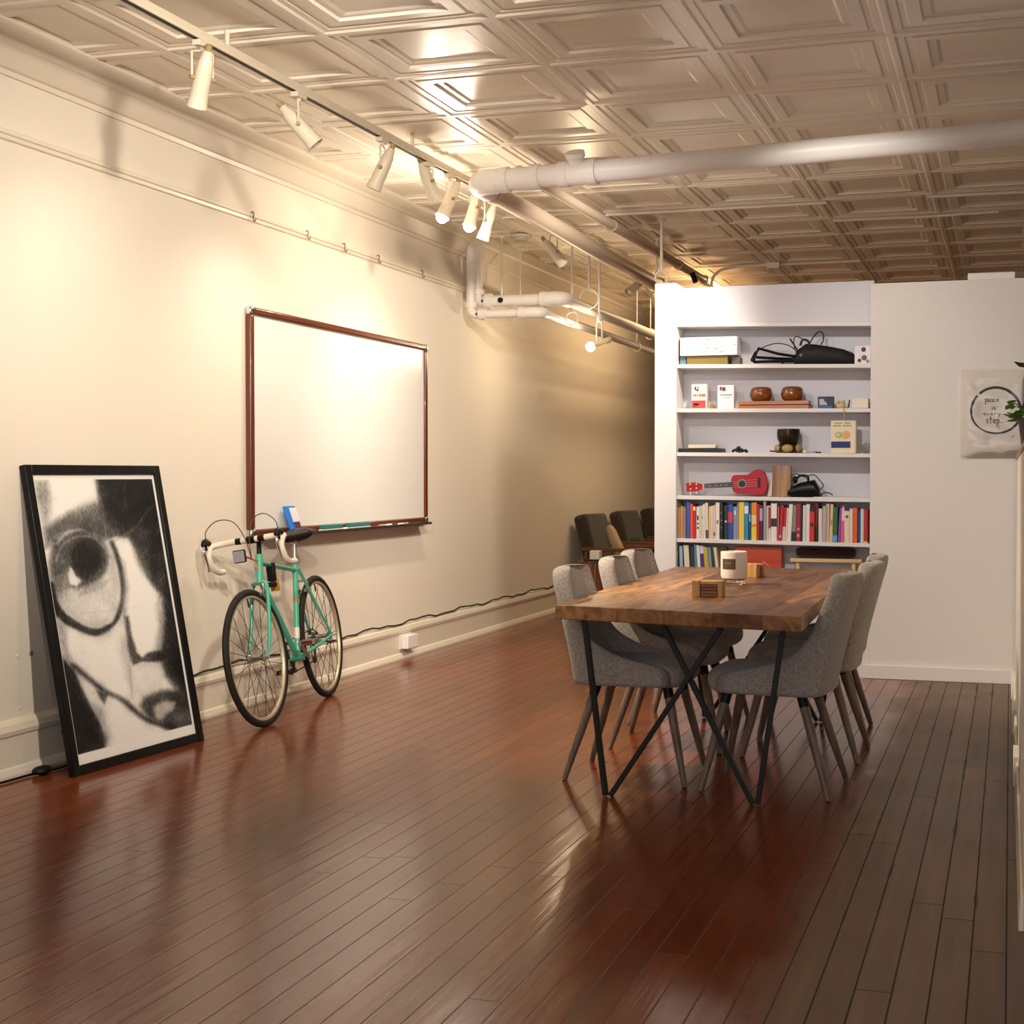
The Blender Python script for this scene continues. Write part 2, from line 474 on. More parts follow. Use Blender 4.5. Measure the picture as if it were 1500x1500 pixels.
def charcoal(a, b):
    """grey value 0..255 of the drawing at art coordinates a (right), b (down)"""
    H = homog([(0, 0), (1, 0), (1, 1), (0, 1)], [(140, 110), (640, 118), (852, 1240), (370, 1368)])
    q = np.stack([a, b, np.ones_like(a)], -1) @ H.T
    X, Y = q[..., 0] / q[..., 2], q[..., 1] / q[..., 2]
    L = np.full(X.shape, 226.0)
    rng = np.random.RandomState(3)

    def sd(poly):
        P_ = np.array(poly, float); d = np.full(X.shape, 1e9); ins_ = np.zeros(X.shape, bool)
        for i in range(len(P_)):
            p, q_ = P_[i], P_[(i + 1) % len(P_)]; e = q_ - p
            t = np.clip(((X - p[0]) * e[0] + (Y - p[1]) * e[1]) / max(1e-9, e @ e), 0, 1)
            d = np.minimum(d, np.hypot(X - p[0] - t * e[0], Y - p[1] - t * e[1]))
            c = ((p[1] > Y) != (q_[1] > Y)) & (X < e[0] * (Y - p[1]) / (e[1] if abs(e[1]) > 1e-9 else 1e-9) + p[0])
            ins_ ^= c
        return np.where(ins_, -d, d)

    def lay(poly, val, soft=10, op=1.0):
        nonlocal L
        k = op * np.clip(.5 - sd(poly) / (2 * soft), 0, 1); L = L * (1 - k) + val * k

    def line(pts, val, w, soft=5, op=1.0):
        nonlocal L
        pp = spline([(x, y, 0) for x, y in pts], 6); d = np.full(X.shape, 1e9)
        for p, q_ in zip(pp[:-1], pp[1:]):
            e = q_ - p; t = np.clip(((X - p.x) * e.x + (Y - p.y) * e.y) / max(1e-9, e.x ** 2 + e.y ** 2), 0, 1)
            d = np.minimum(d, np.hypot(X - p.x - t * e.x, Y - p.y - t * e.y))
        k = op * np.clip(.5 - (d - w / 2) / (2 * soft), 0, 1); L = L * (1 - k) + val * k

    def ell(c, rx, ry, n=20, rot=0):
        return [(c[0] + rx * math.cos(t) * math.cos(rot) - ry * math.sin(t) * math.sin(rot), c[1] + rx * math.cos(t) * math.sin(rot) + ry * math.sin(t) * math.cos(rot)) for t in [2 * PI * i / n for i in range(n)]]
    # brow band and dark right side
    lay([(140, 112), (200, 112), (215, 250), (205, 330), (180, 300)], 150, 16)
    lay([(400, 100), (660, 100), (700, 330), (745, 560), (760, 720), (700, 640), (640, 580), (595, 480), (565, 400), (500, 372), (455, 385), (432, 290)], 72, 9)
    lay([(190, 330), (290, 262), (420, 225), (520, 205), (650, 190), (665, 260), (580, 330), (440, 385), (330, 340), (250, 365), (200, 420)], 98, 16)
    lay([(300, 255), (410, 210), (435, 300), (350, 320)], 120, 20, .7)
    lay([(500, 260), (640, 240), (690, 360), (600, 420), (540, 360)], 78, 18)
    # socket and lens
    lay([(420, 112), (660, 118), (700, 330), (640, 300), (520, 330), (450, 300)], 56, 26, .8)
    lay(ell((340, 500), 118, 135), 84, 22)
    lay([(230, 380), (330, 340), (440, 385), (470, 460), (450, 560), (350, 560), (250, 600), (222, 480)], 88, 14)
    lay(ell((375, 470), 66, 92, rot=.15), 62, 9)
    lay([(240, 560), (300, 540), (300, 600), (350, 610), (430, 575), (480, 520), (512, 600), (515, 690), (480, 765), (430, 790), (360, 765), (290, 700), (250, 650)], 200, 14)
    for k in range(9):
        xa = 350 + 12 * k; line([(xa, 640 - 4 * k), (xa + 30, 600 - 4 * k)], 140, 5, 5, .7)
    lay([(235, 560), (300, 520), (300, 590), (280, 640), (245, 620)], 130, 16, .8)
    lay([(470, 430), (495, 470), (512, 600), (500, 660), (480, 560)], 190, 8)
    lay([(304, 505), (322, 520), (332, 548), (358, 572), (338, 594), (308, 586), (300, 545)], 238, 5)
    lay([(312, 480), (345, 470), (350, 520), (365, 560), (335, 545), (318, 515)], 58, 5)
    line([(246, 400), (290, 352), (346, 338)], 190, 9, 5); line([(245, 480), (270, 410), (330, 372), (400, 378), (450, 425)], 150, 7, 4)
    # light bridge and nose
    lay([(498, 385), (548, 380), (575, 440), (610, 500), (645, 580), (690, 640), (712, 740), (704, 870), (665, 905), (622, 936), (588, 890), (560, 800), (542, 720), (548, 610), (525, 500)], 228, 9)
    lay([(560, 390), (600, 430), (660, 560), (640, 570), (590, 490)], 110, 14, .8)
    # rim of the spectacles
    line([(228, 590), (250, 690), (300, 760)], 46, 30, 8)
    line([(232, 600), (250, 670), (305, 745), (380, 795), (440, 806), (488, 782), (518, 735), (536, 655), (530, 560), (505, 465), (480, 400)], 48, 19, 6)
    line([(300, 748), (380, 798), (440, 808), (480, 790)], 42, 34, 7)
    line([(520, 470), (535, 560), (538, 650), (522, 730)], 120, 4, 3)
    # right cheek in shadow
    lay([(655, 590), (745, 690), (790, 820), (850, 960), (870, 1110), (800, 1100), (725, 1010), (700, 925), (708, 860), (718, 745), (695, 640)], 84, 13)
    lay([(720, 640), (760, 700), (800, 860), (870, 1100), (810, 1060), (740, 960), (715, 800)], 56, 24, .8)
    lay([(690, 640), (716, 745), (706, 870), (680, 905), (690, 780), (670, 690)], 150, 12, .7)
    lay([(535, 480), (560, 600), (556, 720), (575, 830), (600, 905), (575, 880), (545, 740), (540, 600)], 150, 12, .7)
    # left cheek
    lay([(262, 745), (320, 790), (430, 835), (530, 770), (556, 880), (585, 990), (600, 1120), (560, 1105), (480, 1065), (400, 1005), (335, 955), (285, 880)], 222, 10)
    lay([(262, 745), (300, 800), (320, 900), (345, 965), (300, 930), (275, 850)], 140, 12, .8)
    lay([(540, 830), (570, 880), (596, 1000), (598, 1100), (570, 1060), (545, 960)], 165, 16, .7)
    # nostril and upper lip
    lay([(545, 735), (563, 740), (580, 830), (605, 905), (640, 940), (590, 965), (568, 900)], 60, 6)
    lay([(622, 935), (650, 905), (700, 895), (735, 930), (700, 948), (640, 950)], 45, 7)
    lay([(592, 962), (640, 950), (700, 962), (724, 1010), (715, 1060), (670, 1095), (635, 1115), (600, 1085), (585, 1020)], 205, 9)
    lay([(640, 1110), (720, 1075), (850, 1085), (870, 1240), (780, 1260), (735, 1250), (655, 1195), (625, 1150)], 76, 12)
    lay([(680, 1150), (730, 1128), (778, 1135), (768, 1170), (740, 1190), (722, 1228), (692, 1200)], 188, 8)
    lay([(700, 1215), (770, 1190), (840, 1170), (850, 1210), (780, 1235)], 120, 10, .6)
    # jaw, neck and collar
    lay([(270, 900), (340, 975), (395, 1100), (445, 1195), (490, 1290), (482, 1340), (360, 1375), (325, 1200), (290, 1030)], 58, 9)
    lay([(345, 975), (405, 1040), (445, 1085), (480, 1110), (560, 1150), (645, 1225), (720, 1275), (500, 1335), (492, 1270), (440, 1170), (385, 1070)], 220, 9)
    line([(335, 955), (400, 1015), (470, 1075), (545, 1115), (605, 1170), (665, 1215), (770, 1252)], 50, 21, 9)
    lay([(438, 1075), (490, 1085), (474, 1135), (455, 1110)], 72, 6)
    lay([(420, 1130), (470, 1160), (510, 1290), (490, 1320), (450, 1200)], 150, 14, .6)
    # fold lines and smudged strokes
    line([(640, 245), (570, 340), (470, 405)], 150, 5, 4, .8); line([(530, 115), (525, 170), (535, 240)], 150, 5, 4, .8)
    line([(690, 330), (640, 420), (600, 470)], 115, 4, 4, .8); line([(405, 115), (440, 260), (460, 390)], 150, 4, 3, .7)
    line([(370, 720), (520, 705), (700, 680)], 150, 3, 3, .5); line([(690, 580), (740, 520)], 130, 6, 5, .6)
    line([(540, 700), (570, 900), (590, 1110)], 130, 4, 4, .6)
    def soft(A, n, reps=3):
        for _ in range(reps):
            for ax_ in (0, 1):
                P_ = np.pad(A, [(n, n) if k == ax_ else (0, 0) for k in (0, 1)], mode='edge')
                A = sum(np.take(P_, range(i, i + A.shape[ax_]), axis=ax_) for i in range(2 * n + 1)) / (2 * n + 1)
        return A
    L = .5 * L + .28 * soft(L, 4) + .22 * soft(L, 9)          # smudged charcoal
    g = rng.normal(0, 1, X.shape)
    g = (g + np.roll(g, 1, 0) + np.roll(g, 2, 0)) / 1.7
    big = soft(rng.normal(0, 1, X.shape), 5); big = big / big.std()
    L = (L - 128) * 1.22 + 130 + big * 7
    L = L + g * np.where(L > 190, 4, 10)
    L = np.where(L < 215, 215 - (215 - L) * 1.2, L)
    L = np.where(L < 130, 130 - (130 - L) * 1.06, L)
    return np.clip(L, 14, 232)


BL = onZ(113, 1138, 0); BR = onZ(297, 1085, 0)
mid = (BL + BR) / 2
e1 = (BR - BL).normalized()
upv = Vector((-.2475, -.028, 1.287)); upv = (upv - e1 * upv.dot(e1)).normalized()
nrm = e1.cross(upv)
if nrm.x < 0: nrm = -nrm
PW, PH = .938, 1.312
FR = Matrix((e1, upv, nrm)).transposed().to_4x4(); FR.translation = mid


def fbox(mb, a0, a1, b0, b1, c0, c1, mi=0):
    return mb.box((a0, b0, c0), (a1, b1, c1), mi, FR)


pt = thing('framed_poster', 'tall black-framed charcoal drawing of a bespectacled face leaning against the wall', 'picture', mid)
fr = MB(); h = PW / 2
for a0, a1, b0, b1 in ((-h, -h + .042, 0, PH), (h - .042, h, 0, PH), (-h + .042, h - .042, 0, .042), (-h + .042, h - .042, PH - .042, PH)):
    fbox(fr, a0, a1, b0, b1, -.03, .0)
part('frame', pt, M_BLACKG, fr, bevel=.003)
part('backing_board', pt, mat('backing_brown', '#3a2a1c', .8), fbox(MB(), -h + .03, h - .03, .03, PH - .03, -.03, -.022))
NA, NB = 180, 264
aw0, aw1, bh0, bh1 = -h + .036, h - .036, .036, PH - .036
ga, gb = np.meshgrid(np.linspace(0, 1, NA + 1), np.linspace(0, 1, NB + 1))
mg = .026
aa = (ga - mg) / (1 - 2 * mg); bb = (gb - .022) / (1 - .06)
Lg = charcoal(np.clip(aa, 0, 1), np.clip(bb, 0, 1))
edge = (aa < 0) | (aa > 1) | (bb < 0) | (bb > 1)
Lg = np.where(edge, 236, Lg)
am = MB()
am.add([FR @ Vector((aw0 + (aw1 - aw0) * a, bh1 + (bh0 - bh1) * b, -.013)) for a, b in zip(ga.ravel(), gb.ravel())],
       [(j * (NA + 1) + i, (j + 1) * (NA + 1) + i, (j + 1) * (NA + 1) + i + 1, j * (NA + 1) + i + 1) for j in range(NB) for i in range(NA)])
art = part('drawing', pt, vcol_mat('charcoal_on_paper', 'ink', .5, coat=.2), am, smooth=False)
ca = art.data.color_attributes.new('ink', 'FLOAT_COLOR', 'POINT')
lv = (Lg.ravel() / 255); lv = np.where(lv <= .04045, lv / 12.92, ((lv + .055) / 1.055) ** 2.4)
ca.data.foreach_set('color', np.stack([lv, lv * .955, lv * .87, np.ones_like(lv)], -1).ravel().astype(np.float32))
art['label'] = 'close-up charcoal portrait with round spectacles'

tag(MB().box((-3.885, 5.52, .12), (-3.84, 5.64, .26)).build('power_adapter', M_BLACK, bevel=.006), 'black power adapter on the baseboard half hidden behind the leaning poster', 'adapter')
for k, (px, py, r) in enumerate(((26, 961, .007), (45, 957, .011), (28, 1037, .006))):
    p = onX(px, py, WX)
    nm = ['small white wall plug with a dark hole, left one of the two above the baseboard', 'chipped screw hole in the wall, right beside the shadow of the leaning poster', 'tiny white screw head low on the wall just above the baseboard'][k]
    w_ = MB().lathe([(r, 0), (r, .004), (r * .5, .005), (r * .4, .001)], p, 10, (1, 0, 0))
    tag(w_.build('wall_plug', [M_TRIM if k != 1 else mat('chipped_plaster', '#8d745c', .9)]), nm, 'wall plug')
fc = [onZ(px, py, .008) for px, py in ((-60, 1160), (0, 1147), (40, 1136), (75, 1128), (110, 1118))]
tag(MB().tube(spline(fc), .005, 6).build('floor_cable', M_BLACK), 'black cable lying on the floor along the baseboard by the leaning poster', 'cable')
tag(MB().ball(onZ(62, 1128, .02), .035, (1, 1.6, .55)).build('cable_clip', M_BLACK), 'small dark lump of cable plug on the floor beside the leaning poster', 'plug')

# ------------------------------------------------------------------ whiteboard
wy0, wy1, wz0, wz1 = 7.245, 9.83, .905, 2.152
wb = thing('whiteboard', 'large whiteboard with reddish wood frame hung on the cream wall', 'whiteboard', (WX, (wy0 + wy1) / 2, wz0))
part('board', wb, mat('whiteboard_enamel', '#e7e3db', .25, spec=.3), MB().box((WX, wy0 + .03, wz0 + .03), (WX + .022, wy1 - .03, wz1 - .03)))
MWF = wood('reddish_wood', '#4e200d', '#6a2f16', .3, axis=1, coat=.3)
MWFv = wood('reddish_wood_upright', '#4e200d', '#6a2f16', .3, axis=2, coat=.3)
F = .042
for nm, lo, hi, mm in (('frame_rail', (WX, wy0 + F, wz1 - F), (WX + .04, wy1 - F, wz1), MWF), ('frame_rail', (WX, wy0 + F, wz0), (WX + .04, wy1 - F, wz0 + F), MWF),
                       ('frame_stile', (WX, wy0, wz0 + F), (WX + .04, wy0 + F, wz1 - F), MWFv), ('frame_stile', (WX, wy1 - F, wz0 + F), (WX + .04, wy1, wz1 - F), MWFv)):
    part(nm, wb, mm, MB().box(lo, hi), bevel=.012, segs=3)
for yy in (wy0, wy1 - F):
    for zz in (wz0, wz1 - F):
        c = part('corner_cap', wb, M_CHROME, MB().box((WX, yy - .003, zz - .003), (WX + .043, yy + F + .003, zz + F + .003)), bevel=.014, segs=3)
        c['label'] = 'shiny metal corner cap'
tr = MB().box((WX + .03, wy0 + .08, wz0 - .004), (WX + .105, wy1 - .1, wz0 + .0)).box((WX + .1, wy0 + .08, wz0 - .004), (WX + .106, wy1 - .1, wz0 + .012))
part('marker_tray', wb, M_METAL, tr)['label'] = 'narrow aluminium marker tray'
# card of markers standing on the tray
p0 = onX(436, 785, WX + .09); p1 = onX(423, 742, WX + .045)
yc = (p0.y + p1.y) / 2
mc = thing('marker_card', 'blue and white marker package leaning on the whiteboard frame', 'marker package', (WX + .08, p0.y, wz0))
cz = Vector((-.045, p1.y - p0.y, p1.z - wz0)); cy = Vector((0, 1, 0)); 
T = Matrix((cy, cz.normalized(), Vector((1, 0, .18)).normalized())).transposed().to_4x4(); T.translation = (WX + .088, p0.y, wz0 + .002)
ln = cz.length
part('card', mc, mat('marker_blue', '#1f78cf', .4), MB().box((-.065, 0, -.006), (.065, ln, .006), 0, T), bevel=.002)
part('white_window', mc, mat('blister_white', '#e4dfe6', .2), MB().box((-.02, ln * .42, .006), (.058, ln * .93, .016), 0, T), bevel=.003)
part('marker_picture', mc, mat('picture_maroon', '#5d2d3c', .4), MB().box((-.005, ln * .2, .006), (.056, ln * .42, .012), 0, T), bevel=.002)
M_TEAL = mat('teal_felt', '#2f6f70', .8); M_GREYP = mat('pale_grey_plastic', '#c7c2b6', .5)
for k, (xa, xb) in enumerate(((472, 498), (510, 538))):
    ya_, yb_ = onX(xa, 772, WX + .07).y, onX(xb, 772, WX + .07).y
    e = thing('board_eraser', ['teal-topped felt eraser in the middle of the whiteboard tray', 'second teal-topped felt eraser, nearer the far end of the whiteboard tray'][k], 'eraser', (WX + .07, (ya_ + yb_) / 2, wz0), group='board erasers on the whiteboard tray')
    part('felt', e, M_GREYP, MB().box((WX + .045, ya_, wz0), (WX + .095, yb_, wz0 + .018)), bevel=.002)
    part('grip', e, M_TEAL, MB().box((WX + .047, ya_, wz0 + .018), (WX + .093, yb_, wz0 + .042)), bevel=.004)
for k, (xa, xb, c, lab) in enumerate(((497, 509, '#e8e2d8', 'white marker pen lying between the two teal erasers'), (555, 567, '#cf8a7c', 'pinkish marker pen right of the teal erasers on the tray'),
                                      (565, 574, '#efe9df', 'white capped marker pen touching the pinkish marker'), (583, 592, '#ece6da', 'white marker pen near the far end of the whiteboard tray'),
                                      (590, 598, '#c99a86', 'dull pink marker pen at the far tip of the whiteboard tray'))):
    a = onX(xa, 772, WX + .08); b = onX(xb, 771, WX + .075)
    tag(MB().tube([(WX + .085, a.y, wz0 + .01), (WX + .07, b.y, wz0 + .01)], .009, 8).build('marker_pen', mat('pen%d' % k, c, .35)), lab, 'marker', 'marker pens on the whiteboard tray')

# picture hooks on the rail
labs = ['brass picture hook on the wall rail above the left corner of the whiteboard', 'brass picture hook second along the rail, above the whiteboard', 'brass picture hook third along the rail, above the middle of the whiteboard',
        'brass picture hook fourth along the rail, above the far half of the whiteboard', 'brass picture hook farthest along the rail, above the far corner of the whiteboard']
for (px, py), lb_ in zip(((371, 313), (451, 340), (505, 357), (555, 374), (619, 397)), labs):
    p = onX(px, py, WX + .025); y = p.y
    tag(MB().tube(spline([(WX + .01, y, 2.664), (WX + .026, y, 2.664), (WX + .028, y, 2.645), (WX + .024, y, 2.628), (WX + .034, y, 2.614), (WX + .042, y, 2.628)], 5), .0035, 6).build('picture_hook', mat('old_brass', '#8d7a52', .4, metal=.7)), lb_, 'hook', 'picture hooks on the wall rail')

# cable along the top of the baseboard, outlet
cp = []
for i, s in enumerate(np.linspace(6.0, 13.4, 60)):
    cp.append((WX + .022, float(s), .243 + .008 * math.sin(i * .9) + .006 * math.sin(i * 2.3)))
tag(MB().tube(cp, .006, 6).build('wall_cable', mat('dark_green_cable', '#2b2d22', .6)), 'dark cable tacked along the top of the left baseboard', 'cable')
o = thing('outlet_adapter', 'white plug adapter on an outlet in the left baseboard', 'outlet', (WX + .03, 9.3, .07))
pa = onX(586, 960, WX + .03).y; pb = onX(603, 960, WX + .03).y
part('plate', o, M_PIPE, MB().box((WX + .022, pa, .065), (WX + .034, pb, .165)), bevel=.003)
part('adapter_block', o, mat('white_plastic', '#efece6', .35), MB().box((WX + .034, pa + .01, .07), (WX + .085, pb - .02, .16)), bevel=.005)
sk = MB()
for zz in (.09, .115, .14): sk.box((WX + .05, pb - .021, zz), (WX + .054, pb - .019, zz + .01)).box((WX + .066, pb - .021, zz), (WX + .07, pb - .019, zz + .01))
part('sockets', o, M_INK, sk)

# ------------------------------------------------------------------ bicycle (local: x forward, y left, z up)
bf = onZ(390, 1064, 0); br_ = onZ(482, 1020, 0)
hd = (bf - br_).normalized(); WB = (bf - br_).length
lean = math.radians(7.5)
left = Vector((-hd.y, hd.x, 0))
upl = Vector((0, 0, 1)) * math.cos(lean) - left * math.sin(lean)
lfl = upl.cross(hd)
BM = Matrix((hd, lfl, upl)).transposed().to_4x4(); BM.translation = br_
bike = thing('bicycle', 'mint green road bicycle leaning on the wall under the whiteboard', 'bicycle', br_)
bike.rotation_euler = BM.to_euler()
M_MINT = mat('mint_enamel', '#4ca88a', .32, coat=.3, var=.08, vscale=9)
M_TAPE = mat('cream_bar_tape', '#dcd2bd', .7, bump=.2, bscale=120)
M_SILV = mat('silver_alloy', '#c9c5bb', .28, metal=.9)
M_GUM = mat('pale_rim', '#b5a98f', .4, metal=.4)
WR = .342


def wheel(name, cx, M0, parent, hub_w, spokes=28):
    """wheel about local origin, axis y, then M0"""
    root = pempty(name, parent)
    def ring(R, r, sy=1.0, n=56):
        return [M0 @ Vector((R * math.cos(2 * PI * k / n), 0, R * math.sin(2 * PI * k / n))) for k in range(n)]
    t = MB(); N = 64; rg = []
    for k in range(N):
        a = 2 * PI * k / N; rg.append([M0 @ Vector(((WR - .017 + .0185 * math.cos(b)) * math.cos(a), .0165 * math.sin(b), (WR - .017 + .0185 * math.cos(b)) * math.sin(a))) for b in [2 * PI * j / 10 for j in range(10)]])
    t.rings(rg, loop=True); part('tyre', root, M_RUB, t, local=True)
    t = MB(); rg = []
    for k in range(N):
        a = 2 * PI * k / N
        rg.append([M0 @ Vector((R * math.cos(a), y, R * math.sin(a))) for R, y in ((WR - .032, -.011), (WR - .032, .011), (WR - .043, .010), (WR - .047, 0), (WR - .043, -.010))])
    t.rings(rg, loop=True); part('rim', root, M_GUM, t, local=True)
    t = MB()
    for k in range(spokes):
        sd_ = 1 if k % 2 else -1; a = 2 * PI * k / spokes; b = a + (1.15 if (k // 2) % 2 else -1.15)
        t.tube([M0 @ Vector((.021 * math.cos(b), sd_ * hub_w * .42, .021 * math.sin(b))), M0 @ Vector(((WR - .043) * math.cos(a), 0, (WR - .043) * math.sin(a)))], .0017, 4)
    t.box((-.003, -.003, 0), (.003, .003, .05), M=M0 @ Matrix.Translation((.0, 0, WR - .09)))
    part('spokes', root, mat('steel_spokes', '#3f3a33', .45, metal=.4), t, local=True)
    t = MB().lathe([(.004, -hub_w * .72), (.006, -hub_w * .5), (.022, -hub_w * .45), (.022, -hub_w * .4), (.012, -hub_w * .3), (.012, hub_w * .3), (.022, hub_w * .4), (.022, hub_w * .45), (.006, hub_w * .5), (.004, hub_w * .72)], n=14, axis=(0, 1, 0))
    t.v = [M0 @ p for p in t.v]; part('hub', root, M_SILV, t, local=True)
    return root


bb = Vector((.435, 0, .275)); sa = math.radians(73)
st = bb + Vector((-math.cos(sa), 0, math.sin(sa))) * .50
fa = Vector((WB, 0, WR))
ha = math.radians(72.5)
ax = Vector((-math.cos(ha), 0, math.sin(ha)))          # steering axis, upwards
s0 = Vector((WB - .05, 0, WR))
hb = s0 + ax * .385; ht = s0 + ax * .515
sc_ = ht + ax * .085
STEER = Matrix.Translation(s0) @ Matrix.Rotation(math.radians(-5), 4, ax) @ Matrix.Translation(-s0)
wheel('rear_wheel', 0, Matrix.Translation((0, 0, WR)), bike, .12)
wheel('front_wheel', 0, STEER @ Matrix.Translation(fa), bike, .10)
# frame
t = MB()
t.tube([bb, st + (st - bb).normalized() * .02], .0145, 12); t.tube([st - (st - bb).normalized() * .02, ht - ax * .03], .0135, 12)
t.tube([bb, hb + ax * .02], .0165, 12); t.tube([hb - ax * .012, ht + ax * .012], .0185, 12)
t.lathe([(.021, -.036), (.021, .036)], bb, 14, (0, 1, 0))
for s in (-1, 1):
    t.tube([bb + Vector((-.02, s * .02, 0)), (.2, s * .045, .31), (0, s * .063, WR)], [.011, .010, .008], 8)
    t.tube([st + Vector((0, s * .016, -.01)), (0, s * .063, WR)], [.009, .007], 8)
part('frame', bike, M_MINT, t, local=True)
# bands and lettering panel on the seat tube
t = MB(); u = (st - bb).normalized()
t.tube([bb + u * .10, bb + u * .16], .0152, 12); part('white_decal', bike, mat('decal_white', '#d9d2c2', .4), t, local=True)
t = MB().tube([bb + u * .30, bb + u * .325], .0153, 12); part('head_badge', bike, mat('decal_gold', '#8c7340', .4), t, local=True)
# fork
t = MB()
cr_ = s0 + ax * .375
for s in (-1, 1):
    t.tube(spline([cr_ + ax * .012 + Vector((0, s * .006, 0)), cr_ - ax * .02 + Vector((0, s * .04, 0)), cr_ - ax * .2 + Vector((0, s * .05, 0)), cr_ - ax * .32 + Vector((.01, s * .052, 0)), fa + Vector((0, s * .052, 0))], 4), [.0135 - .0004 * i for i in range(17)], 8)
t.v = [STEER @ p for p in t.v]; part('fork', bike, M_MINT, t, local=True, bevel=.003)
# stem and bars
t = MB()
cl = sc_ + Vector((.085, 0, .012))
t.tube([ht, sc_ + ax * .015], .0125, 10); t.tube([sc_, cl], .014, 10); t.lathe([(.02, -.022), (.02, .022)], cl, 12, (0, 1, 0))
t.v = [STEER @ p for p in t.v]; part('stem', bike, M_BLACKG, t, local=True)
bar = MB(); HW = .20
for s in (-1, 1):
    pts = [cl, cl + Vector((0, s * .10, .002)), cl + Vector((.0, s * .155, .0)), cl + Vector((.022, s * .188, -.003)), cl + Vector((.065, s * HW, -.012)), cl + Vector((.088, s * HW, -.04)), cl + Vector((.088, s * HW, -.075)),
           cl + Vector((.06, s * HW, -.118)), cl + Vector((.01, s * HW, -.138)), cl + Vector((-.045, s * HW, -.14))]
    bar.tube(spline(pts, 5), .0155, 10)
bar.v = [STEER @ p for p in bar.v]
hbar = part('handlebar', bike, M_TAPE, bar, local=True)
for s, a, b in ((-1, .055, .085), (1, .04, .075)):
    t = MB().tube([cl + Vector((0, s * a, .001)), cl + Vector((0, s * b, .001))], .0168, 10)
    t.v = [STEER @ p for p in t.v]; part('black_tape_band', hbar, M_BLACK, t, local=True)
for s in (-1, 1):
    lv_ = MB().tube(spline([cl + Vector((.07, s * HW, .012)), cl + Vector((.10, s * HW, .022)), cl + Vector((.122, s * HW, .012)), cl + Vector((.118, s * HW, -.02))], 4), [.014] * 4 + [.017] * 6 + [.012] * 3, 10)
    lv_.v = [STEER @ p for p in lv_.v]; hood = part('brake_hood', bike, M_BLACK, lv_, local=True)
    l2 = MB().tube(spline([cl + Vector((.118, s * HW, .012)), cl + Vector((.135, s * HW, -.03)), cl + Vector((.118, s * HW, -.085)), cl + Vector((.112, s * HW, -.13))], 4), [.007] * 7 + [.0055] * 6, 8, flat=1.4)
    l2.v = [STEER @ p for p in l2.v]; part('brake_lever', hood, M_CHROME, l2, local=True)
    cb_ = MB().tube(spline([cl + Vector((.10, s * HW, .02)), cl + Vector((.10, s * .19, .075)), cl + Vector((.085, s * .13, .118)), cl + Vector((.06, s * .055, .10)), cl + Vector((.045, s * .012, .01)), cl + Vector((.03, 0, -.10))], 7), .0028, 6)
    cb_.v = [STEER @ p for p in cb_.v]; part('brake_cable', bike, mat('cable_brown', '#5e4a3a', .5), cb_, local=True)
# headlamp reflector
t = MB(); hc = cl + Vector((.05, -.055, -.075)); t.box(hc - Vector((.012, .036, .033)), hc + Vector((.006, .036, .033)))
t.v = [STEER @ p for p in t.v]; hl = part('front_reflector', bike, M_BLACK, t, local=True, bevel=.008)
t = MB().box(hc + Vector((.006, -.031, -.028)), hc + Vector((.009, .031, .028))); t.v = [STEER @ p for p in t.v]
part('reflector_lens', hl, mat('reflector_grey', '#8f8d92', .25, bump=.5, bscale=400), t, local=True)
t = MB().tube([hc + Vector((-.01, .02, 0)), ht + Vector((.02, 0, -.02))], .006, 6); t.ball(ht + Vector((.025, -.005, -.055)), .016)
t.v = [STEER @ p for p in t.v]; part('reflector_bracket', bike, mat('amber_plastic', '#b5654a', .4), t, local=True)
# front and rear brakes
for nm, c, S in (('front_brake', cr_ + Vector((.03, 0, .0)), STEER), ('rear_brake', st + Vector((-.07, 0, -.085)), Matrix.Identity(4))):
    t = MB().box(c - Vector((.008, .03, .006)), c + Vector((.008, .03, .008)))
    for s in (-1, 1):
        t.tube([c + Vector((0, s * .03, .0)), c + Vector((0, s * .034, -.025)), c + Vector((-.005, s * .022, -.05))], .006, 6); t.box(c + Vector((-.02, s * .02 - .005, -.06)), c + Vector((.02, s * .02 + .005, -.045)))
    t.v = [S @ p for p in t.v]; part(nm, bike, M_SILV, t, local=True)
# seat post, saddle
sp = st + u * .135
part('seat_post', bike, M_SILV, MB().tube([st, sp], .0125, 10).box(sp - Vector((.02, .02, .005)), sp + Vector((.02, .02, .012))), local=True)
rg = []
for xx, wy, zz, dz in ((-.145, .05, .018, .03), (-.13, .074, .02, .05), (-.085, .08, .016, .06), (-.03, .06, .008, .052), (.03, .036, .004, .044), (.09, .025, .004, .04), (.135, .02, .002, .034), (.15, .009, -.002, .02)):
    rg.append([sp + Vector((xx, wy * math.cos(a), .03 + zz + dz * (.55 * math.sin(a) if math.sin(a) > 0 else .8 * math.sin(a)))) for a in [2 * PI * k / 14 for k in range(14)]])
part('saddle', bike, mat('worn_black_leather', '#0c0a07', .4, spec=.3), MB().rings(rg), local=True, ang=60)
t = MB()
for s in (-1, 1): t.tube([sp + Vector((-.11, s * .03, .03)), sp + Vector((-.05, s * .02, .008)), sp + Vector((.04, s * .02, .008)), sp + Vector((.12, s * .008, .028))], .0035, 6)
part('saddle_rails', bike, M_SILV, t, local=True)
